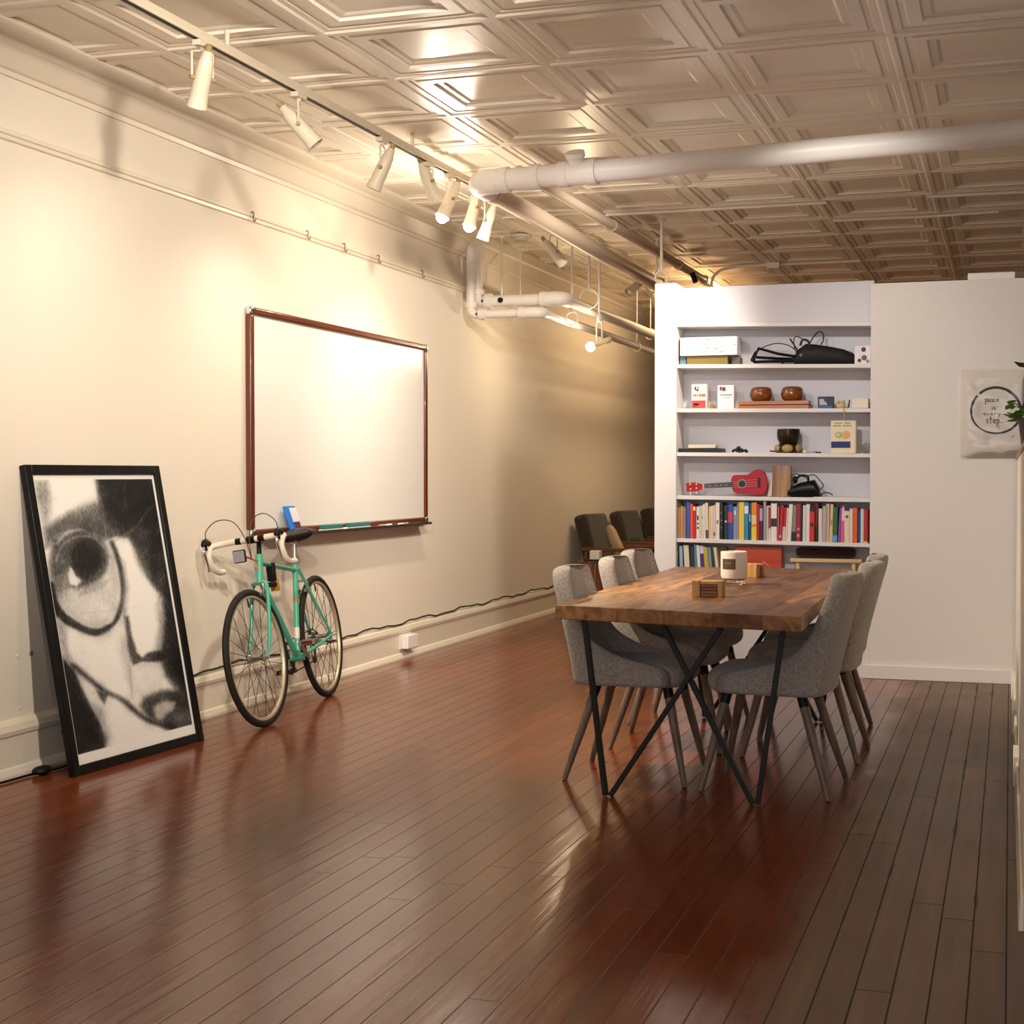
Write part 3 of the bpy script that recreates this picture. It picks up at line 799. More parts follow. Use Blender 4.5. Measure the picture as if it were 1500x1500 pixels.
# drivetrain (right side = -y)
t = MB(); 
t.lathe([(.088, -.003), (.09, 0), (.088, .003), (.07, .003), (.07, -.003)], bb + Vector((0, -.048, 0)), 32, (0, 1, 0), caps=False)
for k in range(5):
    a = 2 * PI * k / 5; t.tube([bb + Vector((0, -.05, 0)), bb + Vector((.075 * math.cos(a), -.05, .075 * math.sin(a)))], .006, 6)
ck = part('crankset', bike, mat('dark_alloy', '#4a4640', .35, metal=.8), t, local=True)
for s, a in ((-1, math.radians(210)), (1, math.radians(30))):
    e_ = bb + Vector((.17 * math.cos(a), s * .07, .17 * math.sin(a)))
    part('crank_arm', ck, M_SILV, MB().tube([bb + Vector((0, s * .06, 0)), e_], [.011, .009], 8), local=True)
    pd = MB(); c = e_ + Vector((0, s * .055, 0))
    pd.tube([e_, c + Vector((0, s * .04, 0))], .006, 6)
    for dx in (-.035, .035): pd.box(c + Vector((dx - .004, -.045, -.012)), c + Vector((dx + .004, .045, .012)))
    pd.box(c + Vector((-.035, -.045, -.01)), c + Vector((.035, -.041, .01))); pd.box(c + Vector((-.035, .041, -.01)), c + Vector((.035, .045, .01)))
    pdl = part('pedal', bike, M_SILV if s > 0 else M_BLACK, pd, local=True)
    part('pedal_reflector', pdl, mat('reflector_red', '#5c2414', .3), MB().box(c + Vector((.039, -.03, -.009)), c + Vector((.042, .03, .009))), local=True)
t = MB().lathe([(.02, -.02), (.05, -.018), (.045, 0), (.035, .012), (.03, .02)], Vector((0, -.045, WR)), 20, (0, 1, 0))
part('cassette', bike, mat('dark_alloy'  , '#4a4640'), t, local=True)
t = MB().tube([(0, -.047, WR + .045), bb + Vector((0, -.048, .088))], .004, 5).tube([(0.02, -.047, WR - .13), bb + Vector((0, -.048, -.088))], .004, 5).tube([(.02, -.047, WR - .13), (-.02, -.047, WR - .06), (.02, -.047, WR - .03)], .004, 5)
part('chain', bike, mat('oily_chain', '#2d2822', .4, metal=.6), t, local=True)
t = MB().tube([(0, -.06, WR), (.01, -.06, WR - .06), (.025, -.05, WR - .13)], .010, 8).lathe([(.022, -.004), (.022, .004)], (.025, -.047, WR - .125), 12, (0, 1, 0))
part('rear_derailleur', bike, mat('dark_alloy', '#4a4640'), t, local=True)
# lock bracket under the top tube
tt = st.lerp(ht, .72)
lk = part('lock_bracket', bike, M_BLACK, MB().box(tt + Vector((-.02, -.02, -.11)), tt + Vector((.02, .02, -.015))).box(tt + Vector((-.05, -.018, -.14)), tt + Vector((.06, .018, -.115))), local=True, bevel=.004)
part('yellow_clip', lk, mat('yellow_plastic', '#c98a2b', .4), MB().box(tt + Vector((-.045, -.02, -.165)), tt + Vector((-.015, .02, -.10))), local=True, bevel=.003)

# ------------------------------------------------------------------ dining table
TZ = .74
q = [onZ(813, 886, TZ), onZ(1174, 904, TZ), onZ(1252, 834, TZ), onZ(990, 830, TZ)]
tc_ = sum((Vector(p) for p in q), Vector()) / 4
tb = thing('dining_table', 'long walnut dining table with crossed dark metal legs', 'table', (tc_.x, tc_.y, 0))
part('tabletop', tb, tabletop_mat(), MB().hexa([p - Vector((0, 0, .055)) for p in q], q), bevel=.004)


def flatbar(mb, a, b, wx=.019, wy=.03):
    a, b = Vector(a), Vector(b); d = (b - a).normalized(); yv = Vector((0, 1, 0)); xv = d.cross(yv).normalized()
    o_ = [xv * wx / 2 + yv * wy / 2, -xv * wx / 2 + yv * wy / 2, -xv * wx / 2 - yv * wy / 2, xv * wx / 2 - yv * wy / 2]
    return mb.hexa([a + k for k in o_], [b + k for k in o_])


for yy, yb in ((5.63, 5.63), (7.62, 7.62)):
    fl_, frr = Vector((-1.48, yy, 0)), Vector((-.895, yy, 0))
    zt = TZ - .055
    lf = part('leg_frame', tb, M_DARKSTEEL, flatbar(flatbar(MB(), fl_ + Vector((0, -.016, .005)), (-1.565, yb - .016, zt)), fl_ + Vector((.02, -.016, .005)), (-1.02, yb - .016, zt)), bevel=.002)
    part('leg_frame', tb, M_DARKSTEEL, flatbar(flatbar(MB(), frr + Vector((0, .016, .005)), (-.80, yb + .016, zt)), frr + Vector((-.02, .016, .005)), (-1.27, yb + .016, zt)), bevel=.002)

# things on the table
cc = onZ(1075, 856, TZ)
cd = thing('jar_candle', 'large white glass jar candle with a brown label on the table', 'candle', cc)
part('glass_jar', cd, mat('milky_glass', '#f1e4d2', .12, spec=.5), MB().lathe([(.045, .022), (.057, .03), (.061, .045), (.061, .15), (.058, .153), (.055, .15), (.055, .12), (.001, .118)], cc, 40))
part('glass_base', cd, mat('clear_thick_glass', '#f4efe6', .03, trans=1, ior=1.12), MB().lathe([(.046, 0), (.052, .004), (.050, .014), (.056, .024), (.046, .024)], cc, 40))
part('wick', cd, M_INK, MB().tube([cc + Vector((0, 0, .118)), cc + Vector((.002, 0, .135))], .0015, 6))
tow = (CAM - cc); tow.z = 0; tow.normalize(); a0 = math.atan2(tow.y, tow.x)
lbm = MB(); n_ = 12
a_l, a_r = a0 - .98, a0 + .12
ring0 = [[cc + Vector((.0616 * math.cos(a), .0616 * math.sin(a), z)) for a in np.linspace(a_l, a_r, n_)] for z in (.072, .120)]
lbm.rings(ring0, closed=False, caps=False)
part('paper_label', cd, mat('brown_label', '#5a4330', .5), lbm)
tx = MB()
def wrap(txt, size, zc, am_):
    m_ = MB(); m_.text(txt, size, Matrix.Identity(4))
    for p in m_.v:
        a = am_ + p.x / .062; r = .0621
        p.x, p.y, p.z = cc.x + r * math.cos(a), cc.y + r * math.sin(a), cc.z + zc + p.y
    tx.add(m_.v, m_.f)
am_ = (a_l + a_r) / 2 - .04
wrap('TIMBER', .0098, .100, am_)
wrap('. . . .', .010, .113, am_)
part('label_lettering', cd, mat('label_gold', '#d9b98a', .5), tx)
M_BAM = wood('bamboo_light', '#a87438', '#cf9f5c', .45, axis=2, scale=2.2)
M_BAMD = wood('bamboo_dark', '#6d3c17', '#99602c', .45, axis=0, scale=2.0)
for k, (px, py, wd, ht_, rz, lab) in enumerate(((1035, 875, .125, .068, .02, 'bamboo coaster holder with stacked coasters, nearest the front of the table'), (1100, 846, .09, .066, 1.25, 'bamboo coaster holder half hidden behind the white candle'))):
    p = onZ(px, py, TZ); p.y += .045
    b = thing('coaster_holder', lab, 'coaster holder', p, (0, 0, rz), 'bamboo coaster holders on the table')
    hw = wd / 2
    part('end_block', b, M_BAM, MB().box((-hw, -.045, 0), (-hw + .034, .045, ht_)), local=True, bevel=.002)
    part('end_block', b, M_BAM, MB().box((hw - .018, -.045, 0), (hw, .045, ht_)), local=True, bevel=.002)
    for i in range(5):
        z0 = .002 + i * (ht_ - .002) / 5
        part('coaster', b, M_BAMD if i < 4 else wood('bamboo_top', '#b08044', '#d6a868', .45, axis=0), MB().box((-hw + .036, -.043, z0), (hw - .02, .043, z0 + (ht_ - .002) / 5 - .0015)), local=True, bevel=.001)

# ------------------------------------------------------------------ dining chairs (facing +x)
def make_chair():
    ch = thing('dining_chair', 'x', 'chair', (0, 0, 0), group='grey dining chairs around the table')
    # seat
    rg = []
    for z, ins_ in ((.385, .05), (.392, .022), (.41, .004), (.44, 0), (.465, .004), (.482, .02), (.49, .05)):
        ring = []
        for k in range(28):
            a = 2 * PI * k / 28; ca, sa_ = math.cos(a), math.sin(a)
            sx_ = math.copysign(abs(ca) ** .38, ca); sy_ = math.copysign(abs(sa_) ** .38, sa_)
            ring.append((.012 + (.235 - ins_) * sx_, (.222 - ins_) * sy_, z))
        rg.append(ring)
    sb = MB().rings(rg)
    part('seat', ch, M_FAB, sb, local=True, sub=1)
    # wrap-around back
    rg = []
    zs = [.388, .396, .42, .45, .474, .492, .512, .54, .58, .63, .69, .75, .80, .835, .855, .866]
    for z in zs:
        t = max(0, (z - .42) / .446)
        xb = -.235 - .115 * t ** 1.15
        w_ = .230 - .045 * t ** 1.2
        th = .082 - .03 * min(1, t * 1.3)
        if z > .8:
            k = (z - .8) / .066; w_ -= .05 * k ** 3; xb += .012 * k ** 2
        if z > .86: th = .016; xb += .018
        tip = min(.205, xb + th * .9 + .035 + .40 * math.exp(-max(0, z - .466) / .046))
        if z < .39: w_ -= .02; xb += .02; tip -= .02
        outer, inner = [], []
        n = 9
        for k in range(n + 1):
            a = -PI / 2 + PI * k / n; c, s_ = math.cos(a), math.sin(a)
            y = math.copysign(abs(s_) ** .75, s_)
            dp = .055 * (1 - abs(c) ** .7)
            outer.append((xb + dp, w_ * y, z)); inner.append((xb + th + dp * .55, (w_ - min(th * .7, .045)) * y, z))
        tipi = max(tip, xb + th + .05)
        ring = [(max(tip, xb + .075), -w_, z)] + outer + [(max(tip, xb + .075), w_, z), (tipi, w_ - .022, z)] + inner[::-1] + [(tipi, -w_ + .022, z)]
        rg.append(ring)
    part('backrest', ch, M_FAB, MB().rings(rg), local=True, sub=1)
    for sx in (1, -1):
        for sy in (1, -1):
            top = Vector((.015 + sx * .145, sy * .135, .395)); ft = Vector((sx * .25, sy * .212, 0))
            lg = part('leg', ch, M_LEG, MB().tube([top.lerp(ft, .12), top.lerp(ft, .5), ft + Vector((0, 0, .002))], [.0195, .0175, .0115], 12), local=True)
            part('ferrule', lg, M_BLACK, MB().tube([top, top.lerp(ft, .125)], [.021, .0205], 12), local=True)
    return ch


chair0 = make_chair()
CH_ = [(-1.47, 6.075, 0.0, 'grey dining chair at the front left corner of the table'), (-1.475, 6.82, .02, 'middle grey dining chair on the side of the table nearer the bicycle'),
       (-1.53, 7.46, -.08, 'grey dining chair at the far left end of the table, nearest the bookcase pillar'),
       (-.885, 6.01, PI - .06, 'grey dining chair at the front right corner of the table'), (-.86, 6.79, PI - .02, 'middle grey dining chair on the table side facing the blank partition'),
       (-.89, 7.40, PI + .03, 'grey dining chair mostly hidden at the far right end of the table')]
for i, (x, y, rz, lab) in enumerate(CH_):
    c = chair0 if i == 0 else copy_tree(chair0)
    c.location = (x, y, 0); c.rotation_euler = (0, 0, rz); c['label'] = lab

# ------------------------------------------------------------------ bookcase
BX0, BX1, BD = -2.01, -.812, .215
bc = thing('bookcase', 'tall white open bookcase with seven shelves beside the partition', 'bookcase', ((BX0 + BX1) / 2 - .07, PY + .1, 0))
part('side_post', bc, M_WHITE, MB().box((-2.15, PY - .02, 0), (BX0, PY + BD + .03, 2.455)), bevel=.004)
part('back_panel', bc, mat('shelf_back_white', '#d6d3d8', .6), MB().box((BX0, PY + BD, 0), (BX1, PY + BD + .03, 2.45)))
SH = [(2.205, 2.173), (1.943, 1.919), (1.663, 1.649), (1.386, 1.373), (1.112, 1.100), (.840, .825), (.555, .545)]


def sz(i, x):
    a, b = SH[i]; return a + (b - a) * (x - BX0) / (BX1 - BX0)


for i, (a, b) in enumerate(SH):
    y0 = PY + .002
    m_ = MB().hexa([(BX0, y0, a - .024), (BX1, y0, b - .024), (BX1, PY + BD, b - .024), (BX0, PY + BD, a - .024)], [(BX0, y0, a), (BX1, y0, b), (BX1, PY + BD, b), (BX0, PY + BD, a)])
    part('shelf', bc, M_WHITE, m_, bevel=.002)
dvx = onY(1120.5, 760, PY + .03).x
part('divider', bc, mat('divider_grey', '#a39a98', .5), MB().box((dvx - .008, PY + .02, sz(5, dvx)), (dvx + .008, PY + BD, sz(4, dvx) - .024)))
part('plinth', bc, M_WHITE, MB().box((BX0, PY + .004, 0), (BX1, PY + .03, .52)))


def sbox(name, label, cat, x0, x1, yt, i, yf, dep, col, rough=.5, group=None, yb=None, bevel=.002, build=True):
    """box between pixel columns x0..x1, top at pixel row yt, on shelf i, front face at depth yf"""
    A, B = onY(x0, yt, yf), onY(x1, yt, yf)
    z0 = sz(i, (A.x + B.x) / 2) if yb is None else onY(x0, yb, yf).z
    m = MB().box((A.x, yf, z0), (B.x, yf + dep, A.z))
    if not build: return m, A, B, z0
    o_ = m.build(name, mat('c' + col + str(rough), col, rough), bevel=bevel)
    return tag(o_, label, cat, group), A, B, z0


YF = PY + .03
# shelf B: boxes
_, A, B, z0 = sbox('flat_box', 'flat olive and grey box under the long white printed box', 'box', 1006, 1066, 522, 1, YF + .01, .12, '#7d6b28')
_, A2, B2, _z = sbox('small_box', 'small grey box right of the olive box on the second shelf', 'box', 1073, 1084, 523, 1, YF + .03, .1, '#5a564c')
sbox('teal_book', 'small teal book end left of the olive box', 'book', 996, 1005, 523, 1, YF + .02, .1, '#5b7f8a')
sbox('dark_folder', 'thin black folder upright at the left end of the second shelf', 'folder', 993.4, 996, 497, 1, YF + .03, .15, '#191a18')
wbx = thing('printed_box', 'long white box with small printed pictures lying on the olive box', 'box', (A.x, YF, A.z))
P0, P1 = onY(996.5, 495, YF), onY(1080, 522, YF)
part('carton', wbx, mat('white_carton', '#e6e0df', .5), MB().box((P0.x, YF - .01, A.z + .001), (P1.x, YF + .15, P0.z)), bevel=.003)
pm = MB(); rnd = random.Random(5)
for k in range(46):
    u_, v_ = (rnd.uniform(.38, .78), rnd.uniform(.12, .4)) if k < 30 else (rnd.uniform(.05, .95), rnd.choice((.55, .72, .84)))
    x_, z_ = P0.x + (P1.x - P0.x) * u_, A.z + (P0.z - A.z) * v_
    pm.box((x_, YF - .0113, z_), (x_ + rnd.uniform(.004, .012), YF - .0105, z_ + rnd.uniform(.002, .006)))
part('printed_marks', wbx, mat('print_grey', '#8d8794', .6), pm, smooth=False)
# shelf B: dark bag, tripod and cables
def W(px, py, yf=YF + .06): return onY(px, py, yf)
zb = sz(1, -1.2)
bag = thing('camera_bag', 'black padded bag with dark straps on the second shelf', 'bag', W(1210, 533))
rg = []
for px, top, th in ((1163, 521, .05), (1168, 512, .07), (1180, 503, .075), (1195, 504, .075), (1215, 507, .07), (1235, 511, .065), (1248, 516, .055), (1251, 519, .04)):
    p = W(px, top); z0 = sz(1, p.x); hh = p.z - z0
    rg.append([(p.x, YF + .09 + th * math.cos(a), z0 + hh * (.5 + .5 * math.copysign(abs(math.sin(a)) ** .6, math.sin(a)))) for a in [2 * PI * k / 12 for k in range(12)]])
part('padded_body', bag, mat('black_nylon', '#17130f', .7, bump=.3, bscale=60), MB().rings(rg), ang=70)
part('strap', bag, M_BLACK, MB().tube(spline([W(1186, 503), W(1192, 493), W(1199, 486), W(1205, 488), W(1206, 498), W(1202, 505)], 6), .004, 6).tube(spline([W(1172, 506, YF + .02), W(1176, 498, YF + .02), W(1184, 500, YF + .02), W(1187, 512, YF + .02)], 5), .007, 6))
part('buckle', bag, mat('buckle_grey', '#57534c', .4), MB().box(W(1171, 522, YF + .015), W(1175, 518, YF + .025)))
trp = thing('folded_tripod', 'black folded stand with thin legs lying left of the black bag', 'tripod', W(1135, 533))
for k, pts in enumerate((((1103, 531), (1111, 511), (1140, 519), (1172, 524)), ((1101, 527), (1106, 517), (1112, 513)), ((1104, 531), (1135, 530), (1180, 529)), ((1108, 524), (1140, 526), (1175, 527)))):
    part('tripod_leg', trp, M_BLACKG, MB().tube([W(a, b, YF + .03 + .03 * k) + Vector((0, 0, .003)) for a, b in pts], .009 if k != 1 else .006, 8))
part('rubber_knob', trp, M_BLACK, MB().ball(W(1103, 527, YF + .03), .016).ball(W(1146, 531, YF + .01), .009))
tag(MB().tube(spline([W(1113, 512, YF + .05), W(1122, 507, YF + .05), W(1138, 503, YF + .04), W(1155, 506, YF + .03), W(1165, 513, YF + .02), W(1171, 521, YF + .02)], 6), .003, 6)
    .tube(spline([W(1164, 512, YF + .02), W(1163, 497, YF + .02), W(1168, 493, YF + .02), W(1178, 498, YF + .02), W(1187, 502, YF + .02)], 6), .003, 6)
    .tube([W(1157, 496, YF + .02), W(1163, 505, YF + .02), W(1168, 513, YF + .02)], .005, 6).build('loose_cord', M_BLACK), 'thin dark cord looping above the black bag and folded stand', 'cord')
pc = thing('photo_card', 'white picture card standing at the right end of the second shelf', 'card', W(1262, 533))
a, b = onY(1252, 507, YF + .05), onY(1275, 533, YF + .05)
part('card', pc, mat('card_white', '#e0d9d8', .5), MB().box((a.x, YF + .05, sz(1, a.x)), (b.x, YF + .06, a.z)))
mk = MB(); 
def Wb(px, py, r, mi): mk.ball(onY(px, py, YF + .05), r, (1, .08, 1), 10, mi)
Wb(1265, 512, .015, 0); Wb(1266, 524, .017, 1); Wb(1259, 528, .012, 0); Wb(1271, 529, .011, 2)
part('card_picture', pc, [mat('pic_brown', '#5b3330', .6), mat('pic_slate', '#4f5f78', .6), mat('pic_ochre', '#a8804a', .6)], mk)

# shelf C
def carton(name, label, x0, x1, yt, i, yf, dep, col, marks, group=None):
    m, A, B, z0 = sbox('', '', '', x0, x1, yt, i, yf, dep, col, build=False)
    t_ = thing(name, label, 'box', ((A.x + B.x) / 2, yf, z0), group=group)
    part('carton', t_, mat('ct' + col, col, .5), m, bevel=.002)
    for nm, c2, rects in marks:
        mm = MB()
        for u0, u1, v0, v1 in rects: mm.box((A.x + (B.x - A.x) * u0, yf - .0012, z0 + (A.z - z0) * v0), (A.x + (B.x - A.x) * u1, yf - .0004, z0 + (A.z - z0) * v1))
        part(nm, t_, mat('mk' + c2, c2, .5), mm, smooth=False)
    return t_


carton('tea_box', 'small white box with a red lower panel on the third shelf', 1013, 1035.5, 563, 2, YF + .02, .06, '#e2d8d0',
       [('red_panel', '#c8453c', [(.02, .92, .03, .34)]), ('red_lettering', '#c05a52', [(.12, .2, .5, .6), (.24, .32, .5, .6), (.38, .44, .5, .6), (.5, .62, .5, .6), (.66, .9, .5, .6)]), ('dark_emblem', '#3a322c', [(.2, .3, .76, .9), (.32, .46, .72, .8), (.4, .46, .82, .9)]), ('pale_lettering', '#ecb0a4', [(.12, .5, .16, .22), (.12, .4, .1, .13)])])
carton('white_box', 'small white box with a brown picture on the third shelf', 1051, 1075, 564.5, 2, YF + .02, .06, '#e6e1e0',
       [('brown_picture', '#6d4038', [(.14, .26, .78, .94), (.28, .5, .76, .92)]), ('grey_lettering', '#9a93a0', [(.18, .3, .56, .62), (.32, .48, .56, .62), (.5, .88, .56, .62), (.4, .8, .46, .48)])])
tag(MB().lathe([(.014, 0), (.015, .025), (.008, .03), (.006, .042), (.002, .045)], (onY(1043, 598, YF + .05).x, YF + .05, sz(2, -1.8)), 12).build('brass_bell', mat('brass_yellow', '#a88a3a', .35, metal=.5)), 'tiny yellow brass trinket between the red and white boxes', 'trinket')
gb_ = thing('game_board', 'folded wooden game board carrying two brown bowls on the third shelf', 'game board', onY(1133, 598, YF + .05))
a, b = onY(1081, 588, YF), onY(1187, 588, YF); zz = sz(2, -1.4)
MGB = wood('reddish_board', '#a5603a', '#c17c52', .4, axis=0)
hgt = a.z - zz
part('board_half', gb_, MGB, MB().box((a.x, YF, zz - .006), (b.x - .01, YF + .13, zz + hgt * .44)), bevel=.002)
part('board_half', gb_, MGB, MB().box((a.x, YF, zz + hgt * .54), (b.x - .01, YF + .13, zz + hgt)), bevel=.002)
part('board_gap', gb_, M_BLACK, MB().box((a.x + .01, YF + .005, zz + hgt * .44), (b.x - .005, YF + .13, zz + hgt * .54)))
for k, (xc, lab) in enumerate(((1115, 'brown lacquered round bowl with lid, left one on the wooden game board'), (1160.5, 'brown lacquered round bowl with lid, right one on the wooden game board'))):
    p = onY(xc, 588, YF + .065); p.z = zz + hgt; r = .071
    bo = thing('stone_bowl', lab, 'bowl', p, group='lidded bowls on the game board')
    ml_ = mat('brown_lacquer', '#7a4116', .18, coat=.5)
    part('bowl', bo, ml_, MB().lathe([(.045, 0), (.062, .012), (r, .035), (r, .05), (.066, .066)], p, 28))
    part('lid', bo, ml_, MB().lathe([(.0665, .066), (.066, .072), (.058, .084), (.04, .09), (.002, .092)], p, 28))
carton('navy_box', 'small dark blue box with a grey triangle on the third shelf', 1198, 1221, 581, 2, YF + .02, .05, '#1c2c40', [('pale_mark', '#b6adae', [(.1, .4, .3, .8), (.4, .52, .3, .6), (.52, .6, .3, .45)]), ('blue_strip', '#3d5a9a', [(.02, .9, .03, .22)])])
p = onY(1232, 594, YF + .03)
cr2 = thing('wooden_critter', 'small pale wooden toy with a string hanging over the shelf edge', 'toy', p)
part('body', cr2, mat('pale_wood', '#c9b083', .6), MB().ball(p, .028, (1.1, .7, .75)).ball(p + Vector((-.018, -.01, .02)), .012).ball(p + Vector((.012, -.01, .022)), .012).ball(p + Vector((.035, 0, -.006)), .014))
part('string', cr2, mat('tan_string', '#b89f70', .8), MB().tube(spline([p + Vector((.02, -.02, -.005)), Vector((p.x + .022, PY - .004, sz(2, p.x) + .004)), onY(1237, 606, PY - .006), onY(1235, 616, PY - .006)], 5), .003, 6))
sbox('cream_box', 'plain cream box at the right end of the third shelf', 'box', 1247, 1272, 583, 2, YF + .02, .1, '#dfd0c2', bevel=.006)
tag(MB().tube([onY(1243, 597, YF + .02), onY(1244.5, 586, YF + .02)], .004, 6).build('dark_pin', M_BLACK), 'thin dark upright pin left of the plain cream box', 'pin')

# shelf D
_, A, B, z0 = sbox('flat_tray', 'thin black slab lying flat at the left end of the fourth shelf', 'tray', 993.5, 1056, 657, 3, YF + .0, .16, '#121614')
sbox('cream_booklet', 'cream book lying on the thin black slab', 'book', 1008, 1048, 651.5, 3, YF + .02, .1, '#d8cbb0', yb=656.6)
bd = MB(); rnd = random.Random(2)
for k in range(26):
    px = rnd.uniform(1073, 1094); q_ = 1 - abs(px - 1083) / 13
    p = onY(px, 660, YF + rnd.uniform(.02, .07)); p.z = sz(3, p.x) + .008 + rnd.uniform(0, .03) * q_
    bd.ball(p, .009, n=8)
tag(bd.build('bead_string', mat('dark_green_bead', '#1b2119', .4)), 'small clump of dark beads on the fourth shelf', 'beads', kind=None)
# singing bowl on a ring cushion
p = onY(1155, 662, YF + .085); p.z = sz(3, p.x)
cu = thing('ring_cushion', 'gold and black ring cushion under the dark singing bowl', 'cushion', p, group=None)
part('black_cushion', cu, mat('black_brocade', '#1c120c', .7), MB().lathe([(.04, 0), (.075, .004), (.086, .025), (.08, .05), (.05, .058)], p, 28))
t = MB()
for k in range(6):
    a = -PI / 2 + k * PI / 3 + .05
    M_ = Matrix.Rotation(a, 3, 'Z'); t.ball(p + Vector((.07 * math.cos(a), .07 * math.sin(a), .03)), .03, (.75, 1.25, .85), 12, 0, M_)
part('gold_panels', cu, mat('gold_brocade', '#b08d4e', .5), t)
pb_ = p + Vector((0, 0, .05))
tag(MB().lathe([(.035, 0), (.055, .008), (.07, .04), (.073, .07), (.07, .1), (.068, .102), (.062, .1), (.064, .07), (.05, .02), (.001, .012)], pb_, 36).build('singing_bowl', mat('dark_bronze', '#2c2114', .28, metal=.55), base=pb_), 'dark bronze singing bowl sitting on the ring cushion', 'bowl')
tag(MB().tube([onY(1128, 660, YF + .02) + Vector((0, 0, -.003)), onY(1150, 662, YF + .01)], .005, 6).build('striker_stick', wood('dark_stick', '#3a2c20', '#57412e', .5, axis=0)), 'thin dark striker stick lying left of the singing bowl', 'stick')
for k, (px, r, c, lab) in enumerate(((1179, .013, '#e0d6cb', 'white pebble right of the ring cushion'), (1186, .008, '#b8a8a0', 'small greyish pebble second right of the ring cushion'), (1192, .010, '#b79a92', 'pinkish pebble third right of the ring cushion'), (1197, .008, '#4a3a34', 'small dark pebble fourth right of the ring cushion'), (1201, .007, '#2b2420', 'tiny black pebble farthest right of the ring cushion'))):
    p = onY(px, 662, YF + .03); p.z = sz(3, p.x) + r * .8
    tag(MB().ball(p, r, (1.2, 1, .8), 10).build('pebble', mat('peb%d' % k, c, .6)), lab, 'pebble', 'pebbles on the fourth shelf')
bk = thing('display_book', 'cream book with a dark blue band standing face out on the fourth shelf', 'book', onY(1235, 664, YF + .03))
a, b = onY(1217, 616, YF + .02), onY(1253, 616, YF + .02); z0 = sz(3, a.x); H_ = a.z - z0; W_ = b.x - a.x
part('cover', bk, mat('cream_cover', '#e0d2b2', .5), MB().box((a.x, YF + .02, z0), (b.x, YF + .055, a.z)), bevel=.002)
part('blue_band', bk, mat('navy_band', '#0c1060', .4), MB().box((a.x + .02 * W_, YF + .017, z0 + .17 * H_), (a.x + .80 * W_, YF + .0195, z0 + .36 * H_)))
part('page_block', bk, mat('page_edge', '#c7b390', .7), MB().box((b.x, YF + .022, z0 + .003), (b.x + .006, YF + .053, a.z - .004)))
t = MB()
for v0, us in ((.90, (.16, .24, .32, .40, .58, .66, .74)), (.82, (.10, .16, .22, .30, .36, .50, .57, .64, .71, .78))):
    for u0 in us: t.box((a.x + u0 * W_, YF + .0188, z0 + v0 * H_), (a.x + (u0 + .045) * W_, YF + .0198, z0 + (v0 + .035) * H_))
part('title_lettering', bk, mat('title_brown', '#6d5a4e', .6), t, smooth=False)
t = MB().ball(Vector((a.x + .62 * W_, YF + .02, z0 + .56 * H_)), .026, (1, .05, 1), 16, 0).ball(Vector((a.x + .33 * W_, YF + .02, z0 + .56 * H_)), .022, (1.1, .05, .9), 16, 1).ball(Vector((a.x + .3 * W_, YF + .019, z0 + .56 * H_)), .012, (1.1, .05, .9), 12, 2)
part('cover_picture', bk, [mat('peach_pic', '#d8ab68', .6), mat('sage_pic', '#aead84', .6), mat('pale_pic', '#cfc6ac', .6)], t)
p = onY(1271, 664, YF + .06); zc = sz(3, p.x)
tag(MB().lathe([(.03, -.006), (.034, -.004), (.034, .004), (.03, .006)], (p.x - .006, YF + .07, zc + .034), 24, (.1, 1, 0)).build('round_coin', mat('aged_grey_disc', '#7a7468', .5)), 'round grey disc standing at the right end of the fourth shelf', 'disc')

# shelf E: ukulele
def U(X, Y, yf): return onY(985 + X / 9.677, 610 + Y / 9.677, yf)
uk = thing('ukulele', 'small red ukulele lying on its side on the fifth shelf', 'ukulele', U(900, 1120, YF + .06))
MRED = mat('ukulele_red', '#a80f20', .3, coat=.15)
bp = [(832, 890), (848, 850), (880, 832), (940, 828), (1050, 826), (1095, 805), (1140, 772), (1190, 755), (1250, 760), (1300, 795), (1332, 870), (1344, 960), (1336, 1040), (1310, 1090), (1260, 1114), (1190, 1118), (1120, 1102), (1060, 1088), (980, 1090), (910, 1088), (865, 1062), (842, 1010), (832, 950)]
yf = YF + .03
body = MB().prism([U(x, y, yf) for x, y in [(p_.x, p_.y) for p_ in spline([(a_, b_, 0) for a_, b_ in bp + bp[:1]], 3)][:-1]], (0, .05, 0))
part('body', uk, MRED, body, bevel=.004)
part('sound_hole', uk, M_BLACK, MB().lathe([(.0275, -.0008), (.001, -.001)], U(985, 955, yf - .0006), 24, (0, 1, 0)))
part('rosette', uk, mat('rosette_grey', '#a9a6ac', .4), MB().tube([U(985, 955, yf - .001) + Vector((.0255 * math.cos(2 * PI * k / 24), 0, .0255 * math.sin(2 * PI * k / 24))) for k in range(24)], .0025, 6, closed=True))
part('fretboard', uk, mat('fretboard_dark', '#1d2320', .4), MB().hexa([U(450, 1020, yf - .008), U(860, 1000, yf - .008), U(860, 1000, yf + .012), U(450, 1020, yf + .012)], [U(450, 955, yf - .008), U(860, 925, yf - .008), U(860, 925, yf + .012), U(450, 955, yf + .012)]))
t = MB()
for x in (530, 620, 685, 765): t.ball(U(x, 985 - (x - 530) * .06, yf - .009), .0035, n=8)
part('fret_dots', uk, mat('dot_white', '#c9c5bb', .4), t)
part('headstock', uk, MRED, MB().prism([U(x, y, yf) for x, y in ((190, 945), (330, 935), (428, 958), (432, 1030), (330, 1062), (196, 1066), (200, 1005))], (0, .012, 0)), bevel=.002)
part('nut', uk, mat('nut_pale', '#d8c0a4', .5), MB().box(U(428, 1035, yf - .006), U(446, 950, yf + .006)))
